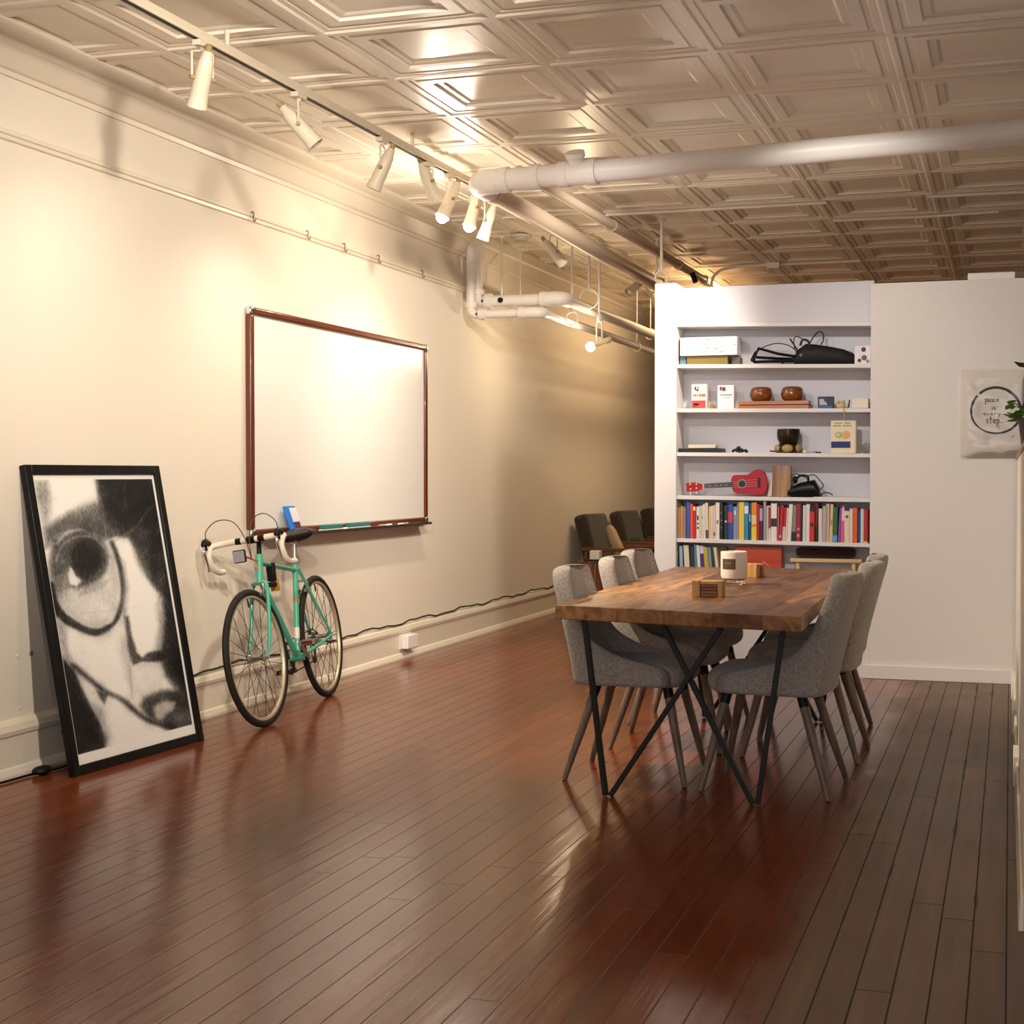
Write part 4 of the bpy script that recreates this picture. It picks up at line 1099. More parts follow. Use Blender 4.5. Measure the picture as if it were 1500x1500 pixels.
for x, y in ((250, 962), (340, 962), (255, 1032), (342, 1018)):
    s = -1 if y < 1000 else 1
    part('tuning_peg', uk, mat('peg_cream', '#d9cbb4', .4), MB().ball(U(x, y, yf - .003), .006, n=8).tube([U(x, y + 20 * s, yf + .006), U(x, y + 75 * s, yf + .006)], [.003, .005], 6))
part('bridge', uk, mat('bridge_dark', '#2a0d10', .5), MB().box(U(1205, 1010, yf - .006), U(1245, 870, yf + .002)), bevel=.002)
t = MB()
for k in range(4): t.tube([U(432, 975 + 16 * k, yf - .010), U(1210, 890 + 32 * k, yf - .008)], .0006, 4)
part('strings', uk, mat('nylon_string', '#d0c6c0', .3), t)
tb2 = MB().prism([onY(1124, 727, YF + .05), onY(1130.5, 727, YF + .05), onY(1131.5, 700, YF + .05), onY(1128.5, 705, YF + .05)], (0, .08, 0))
tag(tb2.build('cream_card', mat('cream_card', '#d9c3b2', .6)), 'cream card leaning between the ukulele and the brown wooden block', 'card')
MWB = wood('figured_wood', '#7a5336', '#b08a64', .5, axis=2, scale=.9)
a, b = onY(1131.5, 682, YF + .02), onY(1158, 682, YF + .02); z0 = sz(4, a.x)
tag(MB().box((a.x, YF + .02, z0), (b.x, YF + .07, a.z)).build('wooden_block', MWB, bevel=.002), 'upright brown wood-grained block beside the red ukulele', 'block')
hs = thing('headset', 'black headset device with coiled cables on the fifth shelf', 'headset', onY(1180, 728, YF + .06))
rg = []
for px, top, bot in ((1155, 718, 728), (1160, 713, 728), (1172, 707, 728), (1186, 704, 728), (1194, 703, 728), (1200, 714, 728), (1202, 722, 728)):
    p = onY(px, top, YF + .06); z0 = sz(4, p.x); hh = p.z - z0
    rg.append([(p.x, YF + .06 + .05 * math.cos(a), z0 + hh * (.5 + .5 * math.copysign(abs(math.sin(a)) ** .5, math.sin(a)))) for a in [2 * PI * k / 12 for k in range(12)]])
part('body', hs, M_BLACKG, MB().rings(rg), ang=60)
part('ear_pad', hs, M_BLACK, MB().ball(onY(1165, 703, YF + .06), .02, (.8, .8, 1.2)).tube(spline([onY(1163, 706, YF + .05), onY(1172, 697, YF + .05), onY(1183, 698, YF + .05), onY(1184, 706, YF + .05)], 5), .007, 8))
part('cable', hs, M_BLACK, MB().tube(spline([onY(1156, 720, YF + .04), onY(1152, 708, YF + .04), onY(1156, 697, YF + .04), onY(1165, 694, YF + .04), onY(1175, 697, YF + .04), onY(1183, 702, YF + .04)], 6), .003, 6)
     .tube(spline([onY(1183, 697, YF + .05), onY(1193, 696, YF + .05), onY(1202, 705, YF + .05), onY(1206, 712, YF + .05), onY(1200, 718, YF + .05)], 6), .003, 6)
     .tube(spline([onY(1200, 727, YF + .02), onY(1207, 722, YF + .02), onY(1214, 722, YF + .03), onY(1220, 725.5, YF + .03)], 5), .0035, 6))
a, b = onY(1192, 730, YF), onY(1262, 730, YF); z0 = sz(4, (a.x + b.x) / 2)
tag(MB().hexa([(a.x, YF - .02, sz(4, a.x)), (b.x, YF - .01, sz(4, b.x)), (b.x - .02, YF + .15, sz(4, b.x)), (a.x + .03, YF + .14, sz(4, a.x))], [(a.x, YF - .02, sz(4, a.x) + .004), (b.x, YF - .01, sz(4, b.x) + .004), (b.x - .02, YF + .15, sz(4, b.x) + .006), (a.x + .03, YF + .14, sz(4, a.x) + .005)]).build('paper_sheets', mat('paper_cream', '#ded4c6', .7)), 'thin pile of cream paper lying flat right of the black headset', 'paper')

# books on the crowded sixth shelf: (x0, x1, top row, colour, description, lean, extra bands)
BK = [(992.7, 997.2, 737, '#a87a48', 'tan brown book with dark olive top', 0, [('#3c4426', .88, 1)]), (997.6, 1000, 741, '#cdb692', 'thin beige book', 0, []), (1000.5, 1004.4, 737, '#b57a4c', 'tan orange book with dark top', 0, [('#3a1c18', .9, 1)]),
      (1005.2, 1010.3, 736, '#2456b8', 'royal blue book', 0, []), (1010.8, 1016, 737.5, '#d8512c', 'orange-red book', -.02, []), (1016.2, 1020, 741, '#b8273c', 'crimson book', -.02, [('#e2cfc8', .86, .97)]), (1020.2, 1024.4, 742, '#e2dacd', 'white book with black lettering', 0, [('#2c2a2a', .3, .38), ('#2c2a2a', .44, .5), ('#2c2a2a', .58, .72)]),
      (1024.6, 1027.5, 741, '#d8cdb8', 'cream book', 0, []), (1027.6, 1030.6, 740, '#d5d2c2', 'off-white green-tinged book', 0, [('#8a9a88', .6, .66)]), (1030.8, 1034, 738, '#d9cfd6', 'pale lilac-white book', -.02, []), (1034, 1038, 736.5, '#dccda9', 'cream book with a purple foot', -.02, [('#5b3a5e', .02, .25)]),
      (1038.3, 1040.9, 742, '#e0cb92', 'yellowish cream book', 0, []), (1041, 1044.8, 741, '#dcc6b0', 'pale tan book', 0, []), (1044.9, 1048.2, 740, '#d8c0b8', 'pale pinkish book with a small dark emblem', 0, [('#2c2624', .1, .2)]), (1048.4, 1054, 736, '#e6ddd0', 'wide white book with grey emblem', 0, [('#8f8a88', .42, .52)]),
      (1054.3, 1059, 736.5, '#24201f', 'black book with silver lettering', 0, [('#75706b', .3, .34), ('#75706b', .5, .54), ('#75706b', .7, .74)]), (1060.5, 1066, 740, '#22302a', 'dark green book with a white dot', 0, [('#cfd6cc', .5, .55)]), (1066.5, 1073.3, 738.5, '#2a4c9c', 'blue book with a red panel', 0, [('#bf4458', .48, .78)]),
      (1073.8, 1079.7, 742, '#8d90ac', 'lavender grey book', 0, [('#d4d6de', .75, .88)]), (1080, 1082, 737, '#a9a6b4', 'thin pale grey book', 0, []), (1082.6, 1090, 735.5, '#e8c23c', 'tall bright yellow book', 0, []), (1090.5, 1096.4, 735.5, '#1f8cb4', 'turquoise blue book with white block', 0, [('#dfe6e6', .7, .9)]),
      (1096.6, 1100.5, 737, '#2c4a68', 'dark slate blue book', 0, [('#9fb6c8', .5, .7)]), (1100.8, 1108.4, 736, '#e08a2c', 'orange book turning yellow below', 0, [('#e6c84a', 0, .35), ('#e0c79a', .42, .66)]), (1108.5, 1112.5, 738, '#b8262c', 'deep red book', 0, []), (1112.8, 1117.3, 739.5, '#4c2440', 'plum book with lilac edge', 0, [('#b49cc0', .55, .9)]),
      (1122.6, 1125.6, 741, '#d4cbc0', 'thin greyish white book', 0, []), (1125.8, 1129.2, 740.5, '#d8cabc', 'white book with red upper half', 0, [('#a83840', .35, .95)]), (1129.5, 1138, 737.5, '#e6dbd0', 'thick white book with thin black title', 0, [('#2e2c2c', .38, .6)]), (1138.1, 1140.3, 742, '#d87880', 'thin pink book', .03, []),
      (1140.4, 1145, 740, '#b02638', 'crimson book leaning left', .06, [('#dcb4b4', .1, .16)]), (1145.2, 1150.2, 743, '#b83040', 'red-topped book with white foot', .05, [('#e0d2c2', 0, .42)]), (1150.3, 1153.2, 744, '#dac8b2', 'cream paperback', .05, []), (1153.3, 1158.8, 738.5, '#e4dad0', 'white paperback', .05, []), (1159, 1165.6, 740, '#8f8a82', 'grey patterned book with dark green foot', .02, [('#26382c', 0, .26)]),
      (1166, 1172.6, 738.5, '#9c2436', 'dark red book with pale lettering', .02, [('#c89098', .12, .2), ('#c89098', .3, .36)]), (1172.8, 1175.5, 741, '#2a2422', 'thin black book', 0, []), (1175.8, 1180.6, 740, '#cfd0cc', 'pale grey book', .01, []), (1180.8, 1185.8, 738.5, '#e6d2d4', 'pinkish white book', .01, []), (1186, 1193, 740.5, '#c8302c', 'bright red book with black band', 0, [('#1f1a1c', .84, 1), ('#1f1a1c', .42, .52)]),
      (1193.3, 1199, 737, '#6e1c34', 'burgundy book', 0, [('#1f2a24', 0, .4)]), (1199.2, 1204.6, 745, '#dccab0', 'shorter cream book', 0, []), (1204.8, 1210, 741, '#b0a6b4', 'lilac grey book', .01, []), (1210.2, 1215.2, 738, '#d2b894', 'beige book', 0, []), (1215.4, 1219.6, 738.5, '#d6b9a0', 'pale floral book', .02, [('#b58468', .45, .6)]),
      (1219.8, 1226.4, 743, '#2c6a2c', 'green book with a sky blue sticker', .02, [('#4aa6d6', .02, .2)]), (1227.3, 1231.6, 744, '#9a4aa0', 'violet book', .05, []), (1231.8, 1236.4, 741, '#d0608c', 'magenta pink book', .03, [('#e2bcd0', .6, .95)]), (1237, 1244.4, 742, '#e0cdb0', 'cream book with dark purple top', 0, [('#4c1c48', .88, 1), ('#6a5a50', .68, .76)]), (1244.6, 1249.2, 745, '#dfd3c4', 'chalk white book', 0, []),
      (1249.5, 1256, 744, '#dc5c24', 'orange book', 0, []), (1256.8, 1260.6, 748, '#2c5490', 'medium blue book', 0, []), (1260.8, 1265.6, 745.5, '#c9cec6', 'pale greenish grey book', 0, []), (1265.8, 1271.4, 746.5, '#b4242c', 'red book at the right end', 0, [('#d8b848', 0, .06)])]
BK2 = [(992.6, 995.8, 799, '#1c1a18', 'black book', 0, []), (996.5, 1001, 799.5, '#9db4c8', 'light blue-grey book', -.03, []), (1001.2, 1004, 798, '#1f3458', 'navy book', -.04, []), (1004.2, 1011.6, 798.5, '#d6ccb4', 'cream hardback', -.06, []), (1012, 1018.4, 800, '#24302a', 'dark green hardback', -.06, []), (1018.8, 1023.4, 797.5, '#5f7c98', 'slate blue book', -.05, []), (1023.8, 1028.2, 798.5, '#d9d6cc', 'white book', -.07, []),
       (1028.4, 1034, 799.5, '#cfc4d8', 'white and purple book', -.07, [('#4a2c78', .3, .8)]), (1034.4, 1040.4, 801, '#b8a83c', 'mustard yellow book', -.09, []), (1040.8, 1045.6, 801.5, '#8c9094', 'grey book', -.09, []), (1046, 1051, 801, '#2f3a44', 'dark slate book', -.10, []), (1051.3, 1055.6, 801, '#d2caa8', 'pale cream book', -.12, [])]
ORD = ['first', 'second', 'third', 'fourth', 'fifth', 'sixth', 'seventh', 'eighth', 'ninth', 'tenth', 'eleventh', 'twelfth']


def book(row, i, label, group, rnd, yf0):
    x0, x1, yt, col, desc, ln_, bands = row
    yf_ = yf0 + rnd.uniform(0, .018)
    A, B = onY(x0, yt, yf_), onY(x1, yt, yf_)
    xc = (A.x + B.x) / 2; z0 = sz(i, xc); H_ = A.z - z0; w_ = (B.x - A.x) - .0006; dep = min(.155, .11 + rnd.uniform(0, .05))
    bk_ = thing('book', label, 'book', (xc, yf_, z0), (0, -ln_ * -1, 0), group)
    sp_ = MB()
    nseg = 5
    prof = [(-w_ / 2, dep)] + [(-w_ / 2 + w_ * (k / nseg), -.0022 * math.sin(PI * k / nseg)) for k in range(nseg + 1)] + [(w_ / 2, dep)]
    t_ = min(.0012, w_ * .12)
    inn = [(w_ / 2 - t_, dep), (w_ / 2 - t_, .003), (-w_ / 2 + t_, .003), (-w_ / 2 + t_, dep)]
    sp_.prism([(x, y, 0) for x, y in prof + inn], (0, 0, H_))
    part('cover', bk_, mat('bk' + col, col, .45), sp_, local=True, ang=30)
    part('pages', bk_, mat('page_cream', '#d8ccb2', .8), MB().box((-w_ / 2 + t_, .003, .002), (w_ / 2 - t_, dep - .002, H_ - .003)), local=True)
    for c2, b0, b1 in bands:
        big = b1 - b0 > .2 or b0 < .05 or b1 > .95
        m_ = MB(); f0, f1 = (0, 1) if big else (.22, .78)
        m_.rings([[(-w_ / 2 + w_ * (f0 + (f1 - f0) * k / 6), -.0026 * math.sin(PI * (f0 + (f1 - f0) * k / 6)) - .0005, z) for k in range(7)] for z in (H_ * b0, H_ * b1)], closed=False, caps=False)
        part('spine_print', bk_, mat('bk' + c2, c2, .45), m_, local=True)
    return bk_


rnd = random.Random(11)
for rows, i, gname in ((BK, 5, 'books on the crowded sixth shelf'), (BK2, 6, 'leaning books on the bottom shelf')):
    for k, row in enumerate(rows):
        if i == 5:
            prev = rows[k - 1][4] if k else None; nxt = rows[k + 1][4] if k + 1 < len(rows) else None
            short = lambda d: ' '.join(d.split(' with ')[0].split(' turning ')[0].split(' leaning ')[0].split(' at ')[0].split())
            where = ('between the %s and the %s' % (short(prev), short(nxt))) if prev and nxt else ('at the left end of the crowded shelf' if nxt else 'of the crowded shelf')
            if k == 25: where = 'just left of the grey shelf divider'
            if k == 26: where = 'just right of the grey shelf divider'
            lab = row[4] + (' ' if not (prev is None or nxt is None) else ' ') + where
            if len(lab.split()) > 16: lab = row[4] + ' right of the ' + short(prev)
        else:
            lab = row[4] + (', leftmost on the bottom shelf' if k == 0 else ', %s from the pillar on the bottom shelf' % ORD[k])
        book(row, i, lab, gname, rnd, PY + (.012 if i == 5 else .02))
# bottom shelf: brown folder, red box, bench with cushion
sbox('brown_folder', 'brown box lying behind the jar candle on the bottom shelf', 'box', 1053, 1064, 801, 6, YF + .06, .06, '#7c5a44')
rb = thing('red_box', 'flat orange-red box standing on the bottom shelf', 'box', onY(1110, 850, YF + .05))
a, b = onY(1077, 800.5, YF + .03), onY(1145, 800.5, YF + .03); z0 = sz(6, a.x)
part('box_panel', rb, wood('orange_red_card', '#b5331f', '#c05324', .45, axis=0, scale=.4), MB().box((a.x, YF + .03, z0), (b.x, YF + .10, a.z)), bevel=.003)
part('pink_stroke', rb, mat('pink_mark', '#e08878', .5), MB().tube([onY(1117, 822, YF + .029), onY(1126.5, 829, YF + .029)], .004, 6))
bn = thing('meditation_bench', 'low pale wooden bench on the bottom shelf under a dark cushion', 'bench', onY(1210, 850, YF + .06))
a, b = onY(1157.5, 820, YF), onY(1262.5, 820, YF); z0 = sz(6, -1.0); ztop = onY(1200, 818.5, YF).z
MBN = wood('pale_pine', '#c7a675', '#e0c698', .5, axis=0)
part('bench_top', bn, MBN, MB().box((a.x, YF - .005, ztop - .022), (b.x, YF + .14, ztop)), bevel=.003)
for px in (1168, 1250):
    x = onY(px, 825, YF).x; part('bench_leg', bn, MBN, MB().box((x - .011, YF + .01, z0), (x + .011, YF + .12, ztop - .022)), bevel=.002)
rg = []
a, b = onY(1166, 810, YF + .06), onY(1254, 810, YF + .06)
zt_ = onY(1200, 801.5, YF + .03).z
for k in range(9):
    s_ = (-1, -.985, -.94, -.82, 0, .82, .94, .985, 1)[k]; r_ = (.3, .62, .82, .96, 1, .96, .82, .62, .3)[k]
    rg.append([(a.x + (b.x - a.x) * (s_ + 1) / 2, YF + .07 + .06 * r_ * math.cos(t_), (ztop + zt_) / 2 + .001 + (zt_ - ztop) / 2 * r_ * math.copysign(abs(math.sin(t_)) ** .8, math.sin(t_))) for t_ in [2 * PI * j / 16 for j in range(16)]])
tag(MB().rings(rg).build('floor_cushion', fabric('maroon_velvet', '#1c070a', '#2e0d12', 90), ang=70), 'dark maroon cushion lying on the pale bench in the bookcase', 'cushion')

# ------------------------------------------------------------------ pipes under the ceiling
def sleeve(mb, a, b, r, n=16, mi=0): return mb.tube([a, b], r, n, mi=mi)


# fat cross pipe with elbow and its run into the depth
za = 2.83
pA = onZ(704, 267, za)
ey = pA.y; ex = pA.x
PD = Vector((1.1, -.09, .010)) / 1.1


def along(d): return Vector((ex, ey, za)) + PD * d


fp = thing('drain_pipe', 'fat white drain pipe crossing under the ceiling with an elbow turning towards the back', 'pipe', (ex, ey, za))
part('cross_run', fp, M_PIPE, sleeve(MB(), along(.04), along(RX - .03 - ex), .060))
part('elbow', fp, M_PIPE, MB().tube([Vector((ex + .10 - .0, ey, za))] + [Vector((ex + .06 - .085 * math.sin(t), ey + .085 * (1 - math.cos(t)), za)) for t in np.linspace(0, PI / 2, 8)] + [Vector((ex - .025, ey + .2, za))], .068, 18))
for x in (.12, .30): part('coupling', fp, M_PIPE, MB().tube([along(x), along(x + .05)], .069, 18))
part('tee_fitting', fp, M_PIPE, MB().tube([along(k) for k in (.46, .51, .511, .62, .621, .67)], [.07, .07, .066, .066, .07, .07], 18))
m_ = MB().tube([along(.56), along(.56) + Vector((0, -.05, .085))], .045, 14).tube([along(.56) + Vector((0, -.045, .075)), along(.56) + Vector((0, -.058, .10))], .052, 14)
part('cleanout_cap', fp, M_PIPE, m_)
dx = ex - .03
part('depth_run', fp, M_PIPE2, MB().tube([(dx, ey + .15, za), (dx - .09, Y1 - .02, za - .02)], .056, 18))
for y in (ey + .17, ey + .26, 12.35): part('run_collar', fp, M_PIPE2, MB().tube([(dx - .09 * (y - ey) / (Y1 - ey), y, za), (dx - .09 * (y - ey) / (Y1 - ey), y + .06, za)], .064, 18))
# second, thinner pipe parallel
c0, c1 = onZ(797, 272, 2.93), onZ(1040, 415, 2.93)
dcn = (c1 - c0).normalized()
sp2 = thing('supply_pipe', 'thinner pipe running into the depth beside the fat pipe', 'pipe', c0)
e_ = c0 + dcn * ((Y1 - .05 - c0.y) / dcn.y)
part('pipe_run', sp2, M_PIPE2, MB().tube([c0 - dcn * .45, e_], .033, 14))
for y in (9.9, 11.9, 12.9):
    p = c0 + dcn * ((y - c0.y) / dcn.y); part('coupling', sp2, M_PIPE2, MB().tube([p, p + dcn * .07], .041, 14))
part('valve', sp2, M_BLACK, MB().tube([c0 + dcn * ((12.3 - c0.y) / dcn.y) + Vector((.03, 0, -.02)), c0 + dcn * ((12.3 - c0.y) / dcn.y) + Vector((.06, 0, -.10))], .022, 10))


# pair of pipes dropping down the left wall, crossing and running to the back
def droppipe(name, label, px_wall, z, r, px_elbow, sy):
    wx_ = WX + .07
    s_ = sy
    xe = onY(px_elbow, 440, s_).x
    t_ = thing(name, label, 'pipe', (wx_, s_, z))
    m = MB()
    m.tube([(wx_, s_, CZ - .012), (wx_, s_, z + .05)] + [Vector((wx_ + .05 * (1 - math.cos(t)), s_, z + .05 - .05 * math.sin(t))) for t in np.linspace(.2, PI / 2, 6)] + [Vector((wx_ + .12, s_, z))], r, 14)
    part('riser', t_, M_PIPE, m)
    part('cross_run', t_, M_PIPE, MB().tube([(wx_ + .05, s_, z), (xe, s_, z)], r, 14))
    part('elbow', t_, M_PIPE, MB().tube([Vector((xe - .06, s_, z))] + [Vector((xe + .07 * math.sin(t), s_ + .07 * (1 - math.cos(t)), z)) for t in np.linspace(0, PI / 2, 7)] + [Vector((xe + .07, s_ + .13, z))], r * 1.28, 14))
    part('depth_run', t_, M_PIPE, MB().tube([(xe + .07, s_ + .1, z), (xe + .05, Y1 - .02, z - .02)], r * .95, 14))
    for a_, b_ in (((wx_, s_, z + .05), (wx_, s_, z + .09)), ((wx_ + .07, s_, z), (wx_ + .12, s_, z)), ((xe - .10, s_, z), (xe - .05, s_, z))):
        part('collar', t_, M_PIPE, MB().tube([a_, b_], r * 1.36, 14))
    return t_, xe + .07


sl = 10.62
p1_, xd1 = droppipe('heating_pipe', 'lower white pipe dropping down the left wall then running to the back', 690, onY(740, 459, sl).z, .033, 779, sl)
p2_, xd2 = droppipe('heating_pipe', 'upper fatter white pipe dropping down the left wall then running to the back', 704, onY(765, 439, sl + .12).z, .044, 811, sl + .14)
for o_ in (p1_, p2_): o_['group'] = 'white heating pipes on the left wall'
zA, zB = onY(740, 459, sl).z, onY(765, 439, sl + .12).z
tag(MB().tube([(onY(732, 440, sl + .08).x, sl + .08, zB + .0), (onY(732, 440, sl + .08).x, sl + .072, zB)], .021, 14).build('black_plug', M_BLACK), 'round black plug on the side of the upper white pipe', 'plug')
o_ = [o for o in COL.objects if o.name == 'black_plug'][0]; o_.location.y = sl + .14 - .044 - .003
b0 = onY(738, 444, sl + .2); b1 = onY(768, 456, sl + .9)
tag(MB().tube([b0, b1], .02, 12).build('branch_pipe', M_PIPE2), 'short pale branch pipe behind the two cross pipes', 'pipe')


def hanger(px, y, ztop, zbot, label, ring=0, rr=.006):
    x = onY(px, 400, y).x
    t_ = thing('pipe_hanger', label, 'hanger', (x, y, zbot), group='rod hangers under the ceiling')
    part('rod', t_, M_PIPE, MB().tube([(x, y, ztop), (x, y, zbot)], rr, 8))
    part('ceiling_flange', t_, M_PIPE, MB().lathe([(.03, -.012), (.03, 0), (.012, .0)], (x, y, ztop), 14))
    if ring:
        pts = [Vector((x + ring * math.sin(2 * PI * k / 20), y, zbot - ring * .9 + ring * math.cos(2 * PI * k / 20))) for k in range(20)]
        part('ring', t_, M_PIPE, MB().tube(pts, .006, 8, closed=True))
    return t_


ct = CZ - .012
hanger(735, sl + .14, ct, zB + .03, 'hanger rod nearest the wall, above the black plug on the cross pipe', rr=.008)
hanger(762, sl + .6, ct, zA + .02, 'second hanger rod from the wall, behind the cross pipes')
yy1 = sl + .55
hanger(838, yy1, ct, zA + .05, 'hanger rod with a small ring holding the lower depth pipe', ring=.05, rr=.008)
xh = xd2; yy2 = sl + .75
hanger(863, yy2, ct, zB + .13, 'thick hanger rod with a wide ring holding the upper depth pipe', ring=.075, rr=.012)
hanger(962, 11.2, CZ - .012, 2.72, 'thin white rod hanging between the thinner pipe and the bookcase', rr=.006)
hanger(969, 10.4, CZ - .012, onY(969, 398, 10.4).z, 'white rod ending in a loop just above the bookcase post', ring=.045, rr=.011)
hanger(933, 13.6, CZ - .012, 2.46, 'far dim hanger rod near the back pipes', ring=.04)
hanger(953, 14.0, CZ - .012, 2.62, 'far dim hanger rod beside the bookcase post', ring=.05)

# conduits on the ceiling
zc_ = CZ - .019
def conduit(name, label, pts, r=.011):
    return tag(MB().tube(pts, r, 8).build(name, M_PIPE), label, 'conduit', 'thin white conduits on the ceiling')
a, b = onZ(880, 310, zc_), onZ(1208, 293, zc_)
conduit('conduit', 'thin white conduit crossing the ceiling above the hanger rods', [(a.x, 10.06, zc_), (b.x, 10.06, zc_)])
a, b, c, d, e = [onZ(*k, zc_) for k in ((1220, 323), (1358, 317), (1462, 310), (1484, 317), (1520, 318))]
conduit('conduit', 'long white conduit with a kink at the right end of the ceiling', [a, b, c] + [d, e] + [Vector((RX - .02, e.y - .02, zc_))])
a, b = onZ(1358, 288, zc_), onZ(1500, 281, zc_)
conduit('conduit', 'white conduit nearest the camera at the right of the ceiling', [a, b, Vector((RX - .02, b.y, zc_))])
k0 = onZ(1124, 388, zc_); k1 = onZ(1262, 385, zc_)
jy = k0.y
x_l = onY(1042, 413, jy).x
cdt = conduit('conduit', 'white conduit bending up from behind the bookcase to a junction box', [Vector((x_l, jy, .0)), Vector((x_l, jy, 2.86))] + [Vector((x_l + .12 - .12 * math.cos(t), jy, 2.88 + .12 * math.sin(t) * 1.1)) for t in np.linspace(.2, PI / 2, 6)] + [Vector((k0.x - .25, jy, zc_)), Vector((k0.x, jy, zc_)), Vector((k1.x, jy, zc_))], .013)
jb = tag(MB().box((k0.x, jy - .04, zc_ - .035), (k0.x + .11, jy + .04, CZ - .002)).build('junction_box', M_PIPE, bevel=.004), 'small white junction box on the ceiling above the bookcase', 'junction box')
sd2 = onZ(763, 347, CZ - .02)
smk = thing('smoke_detector', 'round white disc fixture on the ceiling near the left pipes', 'smoke detector', sd2)
part('base', smk, M_CREAM, MB().lathe([(.085, .012), (.085, 0), (.08, -.006)], sd2, 28)); part('cover', smk, M_CREAM, MB().lathe([(.06, -.004), (.055, -.024), (.03, -.03), (.001, -.03)], sd2, 28))
wbx2a, wbx2b = onY(1422, 399, 10.1), onY(1487, 408, 10.1)
tag(MB().box((wbx2a.x, 9.42, 2.40), (wbx2b.x, 9.49, 2.45)).build('flat_white_box', M_PIPE, bevel=.006), 'flat white box resting on top of the partition', 'box')

# ------------------------------------------------------------------ track lights
TX = -3.05; TZc = 2.965
trk = thing('light_track', 'cream ceiling light track with a dark slot along the left side', 'light track', (TX, 7, TZc))
part('track_channel', trk, M_CREAM, MB().box((TX - .02, 4.6, TZc), (TX + .02, 13.6, TZc + .03)).box((TX - .02, 4.6, TZc), (TX - .012, 13.6, TZc - .008)).box((TX + .012, 4.6, TZc), (TX + .02, 13.6, TZc - .008)), bevel=.002)
part('dark_slot', trk, M_BLACK, MB().box((TX - .012, 4.6, TZc - .004), (TX + .012, 13.6, TZc)))
m_ = MB()
for y in (5.5, 7.5, 9.5, 11.5, 13.2): m_.tube([(TX, y, TZc + .03), (TX, y, CZ + .02)], .01, 8)
part('track_mount', trk, M_CREAM, m_)
M_INNER = mat('lamp_inner_glow', '#fff3e0', .4, emit=5)
LIT = []


def spot_head(y, target, label, lit, energy=0, drop=.10, L=.19, size=.95, blend=.6, rad=.035, name='track_spotlight', cut=None):
    t_ = thing(name, label, 'spotlight', (TX, y, TZc), group='spotlights on the ceiling track')
    part('track_adapter', t_, M_CREAM, MB().box((TX - .018, y - .05, TZc - .03), (TX + .018, y + .05, TZc - .006)), bevel=.003)
    piv = Vector((TX, y, TZc - drop)); d = (Vector(target) - piv).normalized()
    side = d.cross(Vector((0, 0, 1))).normalized()
    m = MB().tube([(TX, y, TZc - .02), (TX, y, TZc - .045)], .01, 8)
    for s in (-1, 1): m.tube([Vector((TX, y, TZc - .04)), Vector((TX, y, TZc - .05)) + side * s * .045, piv + side * s * .045], .005, 6)
    part('yoke', t_, M_CREAM, m)
    a_ = piv - d * L * .42
    can = MB().lathe([(.018, -.03), (.024, 0), (.030, .012), (.034, .05), (.036, L * .75), (.041, L), (.043, L + .004), (.039, L + .004), (.036, L - .01), (.030, L * .55), (.001, L * .5)], a_, 22, d)
    part('can', t_, M_CREAM, can)
    for k0_, k1_, r__ in ((piv - side * .034, piv - side * .054, .009), (piv + side * .034, piv + side * .054, .009), (a_ - d * .03, a_ - d * .055, .014)):
        part('knob', t_, mat('tan_knob', '#9a8058', .5), MB().tube([k0_, k1_], r__, 10))
    if lit:
        part('bulb', t_, M_BULB, MB().ball(a_ + d * (L + .006), .034, n=14))
    else:
        part('bulb', t_, mat('bulb_off', '#eee6da', .15, coat=.5), MB().ball(a_ + d * (L - .025), .028, n=14))
    if lit:
        ld = bpy.data.lights.new('bulb_glow', 'POINT'); ld.energy = 11; ld.color = (1, .87, .72); ld.shadow_soft_size = .03
        lo = bpy.data.objects.new('bulb_glow', ld); COL.objects.link(lo); lo.parent = t_; lo.location = a_ + d * (L + .09) - t_.location
    if energy:
        ld = bpy.data.lights.new('spot_beam', 'SPOT'); ld.energy = energy; ld.color = (1, .87, .72); ld.spot_size = size; ld.spot_blend = blend; ld.shadow_soft_size = rad
        lo = bpy.data.objects.new('spot_beam', ld); COL.objects.link(lo); lo.location = a_ + d * (L + .04)
        lo.rotation_euler = d.to_track_quat('-Z', 'Y').to_euler(); lo.parent = t_; lo.location = Vector(lo.location) - t_.location
    return t_


EN = 1.0
spot_head(7.10, (WX + .1, 7.0, 1.2), 'spotlight farthest left on the track, seen from its side above the whiteboard corner', False, 34 * EN, drop=.16, size=2.0, blend=1)
spot_head(7.74, (-2.75, 8.1, 1.9), 'unlit spotlight with a black collar, second from the left on the track', False, drop=.11)
spot_head(8.07, (-3.35, 7.75, 1.9), 'glowing spotlight in the middle of the track cluster', True, 22 * EN, size=2.4, blend=1, drop=.15)
spot_head(8.48, (-3.3, 8.25, 1.7), 'glowing spotlight just left of the fat pipe elbow', True, 22 * EN, size=2.4, blend=1, drop=.13)
spot_head(8.74, (WX + .2, 8.9, 1.2), 'spotlight directly under the fat pipe elbow with a white rim', False, 34 * EN, drop=.17, size=2.0, blend=1)
spot_head(10.12, (-2.75, 10.5, 2.35), 'unlit spotlight with white rim hanging right of the ceiling disc', False, drop=.16)
spot_head(12.6, (-3.4, 12.2, 2.45), 'dim far spotlight pointing left near the bookcase post', False)
spot_head(13.15, (-2.8, 13.4, 2.4), 'dim farthest spotlight partly behind the bookcase post', False)
spot_head(6.15, (-1.3, 6.9, .7), 'spotlight aimed across at the dining table, between the near track heads', False, 360 * EN, size=1.15, blend=1, drop=.15)
spot_head(5.3, (WX, 5.9, .8), 'nearest spotlight on the ceiling track, aimed down at the wall by the framed poster', False, 20 * EN, size=2.2, blend=1, drop=.15)

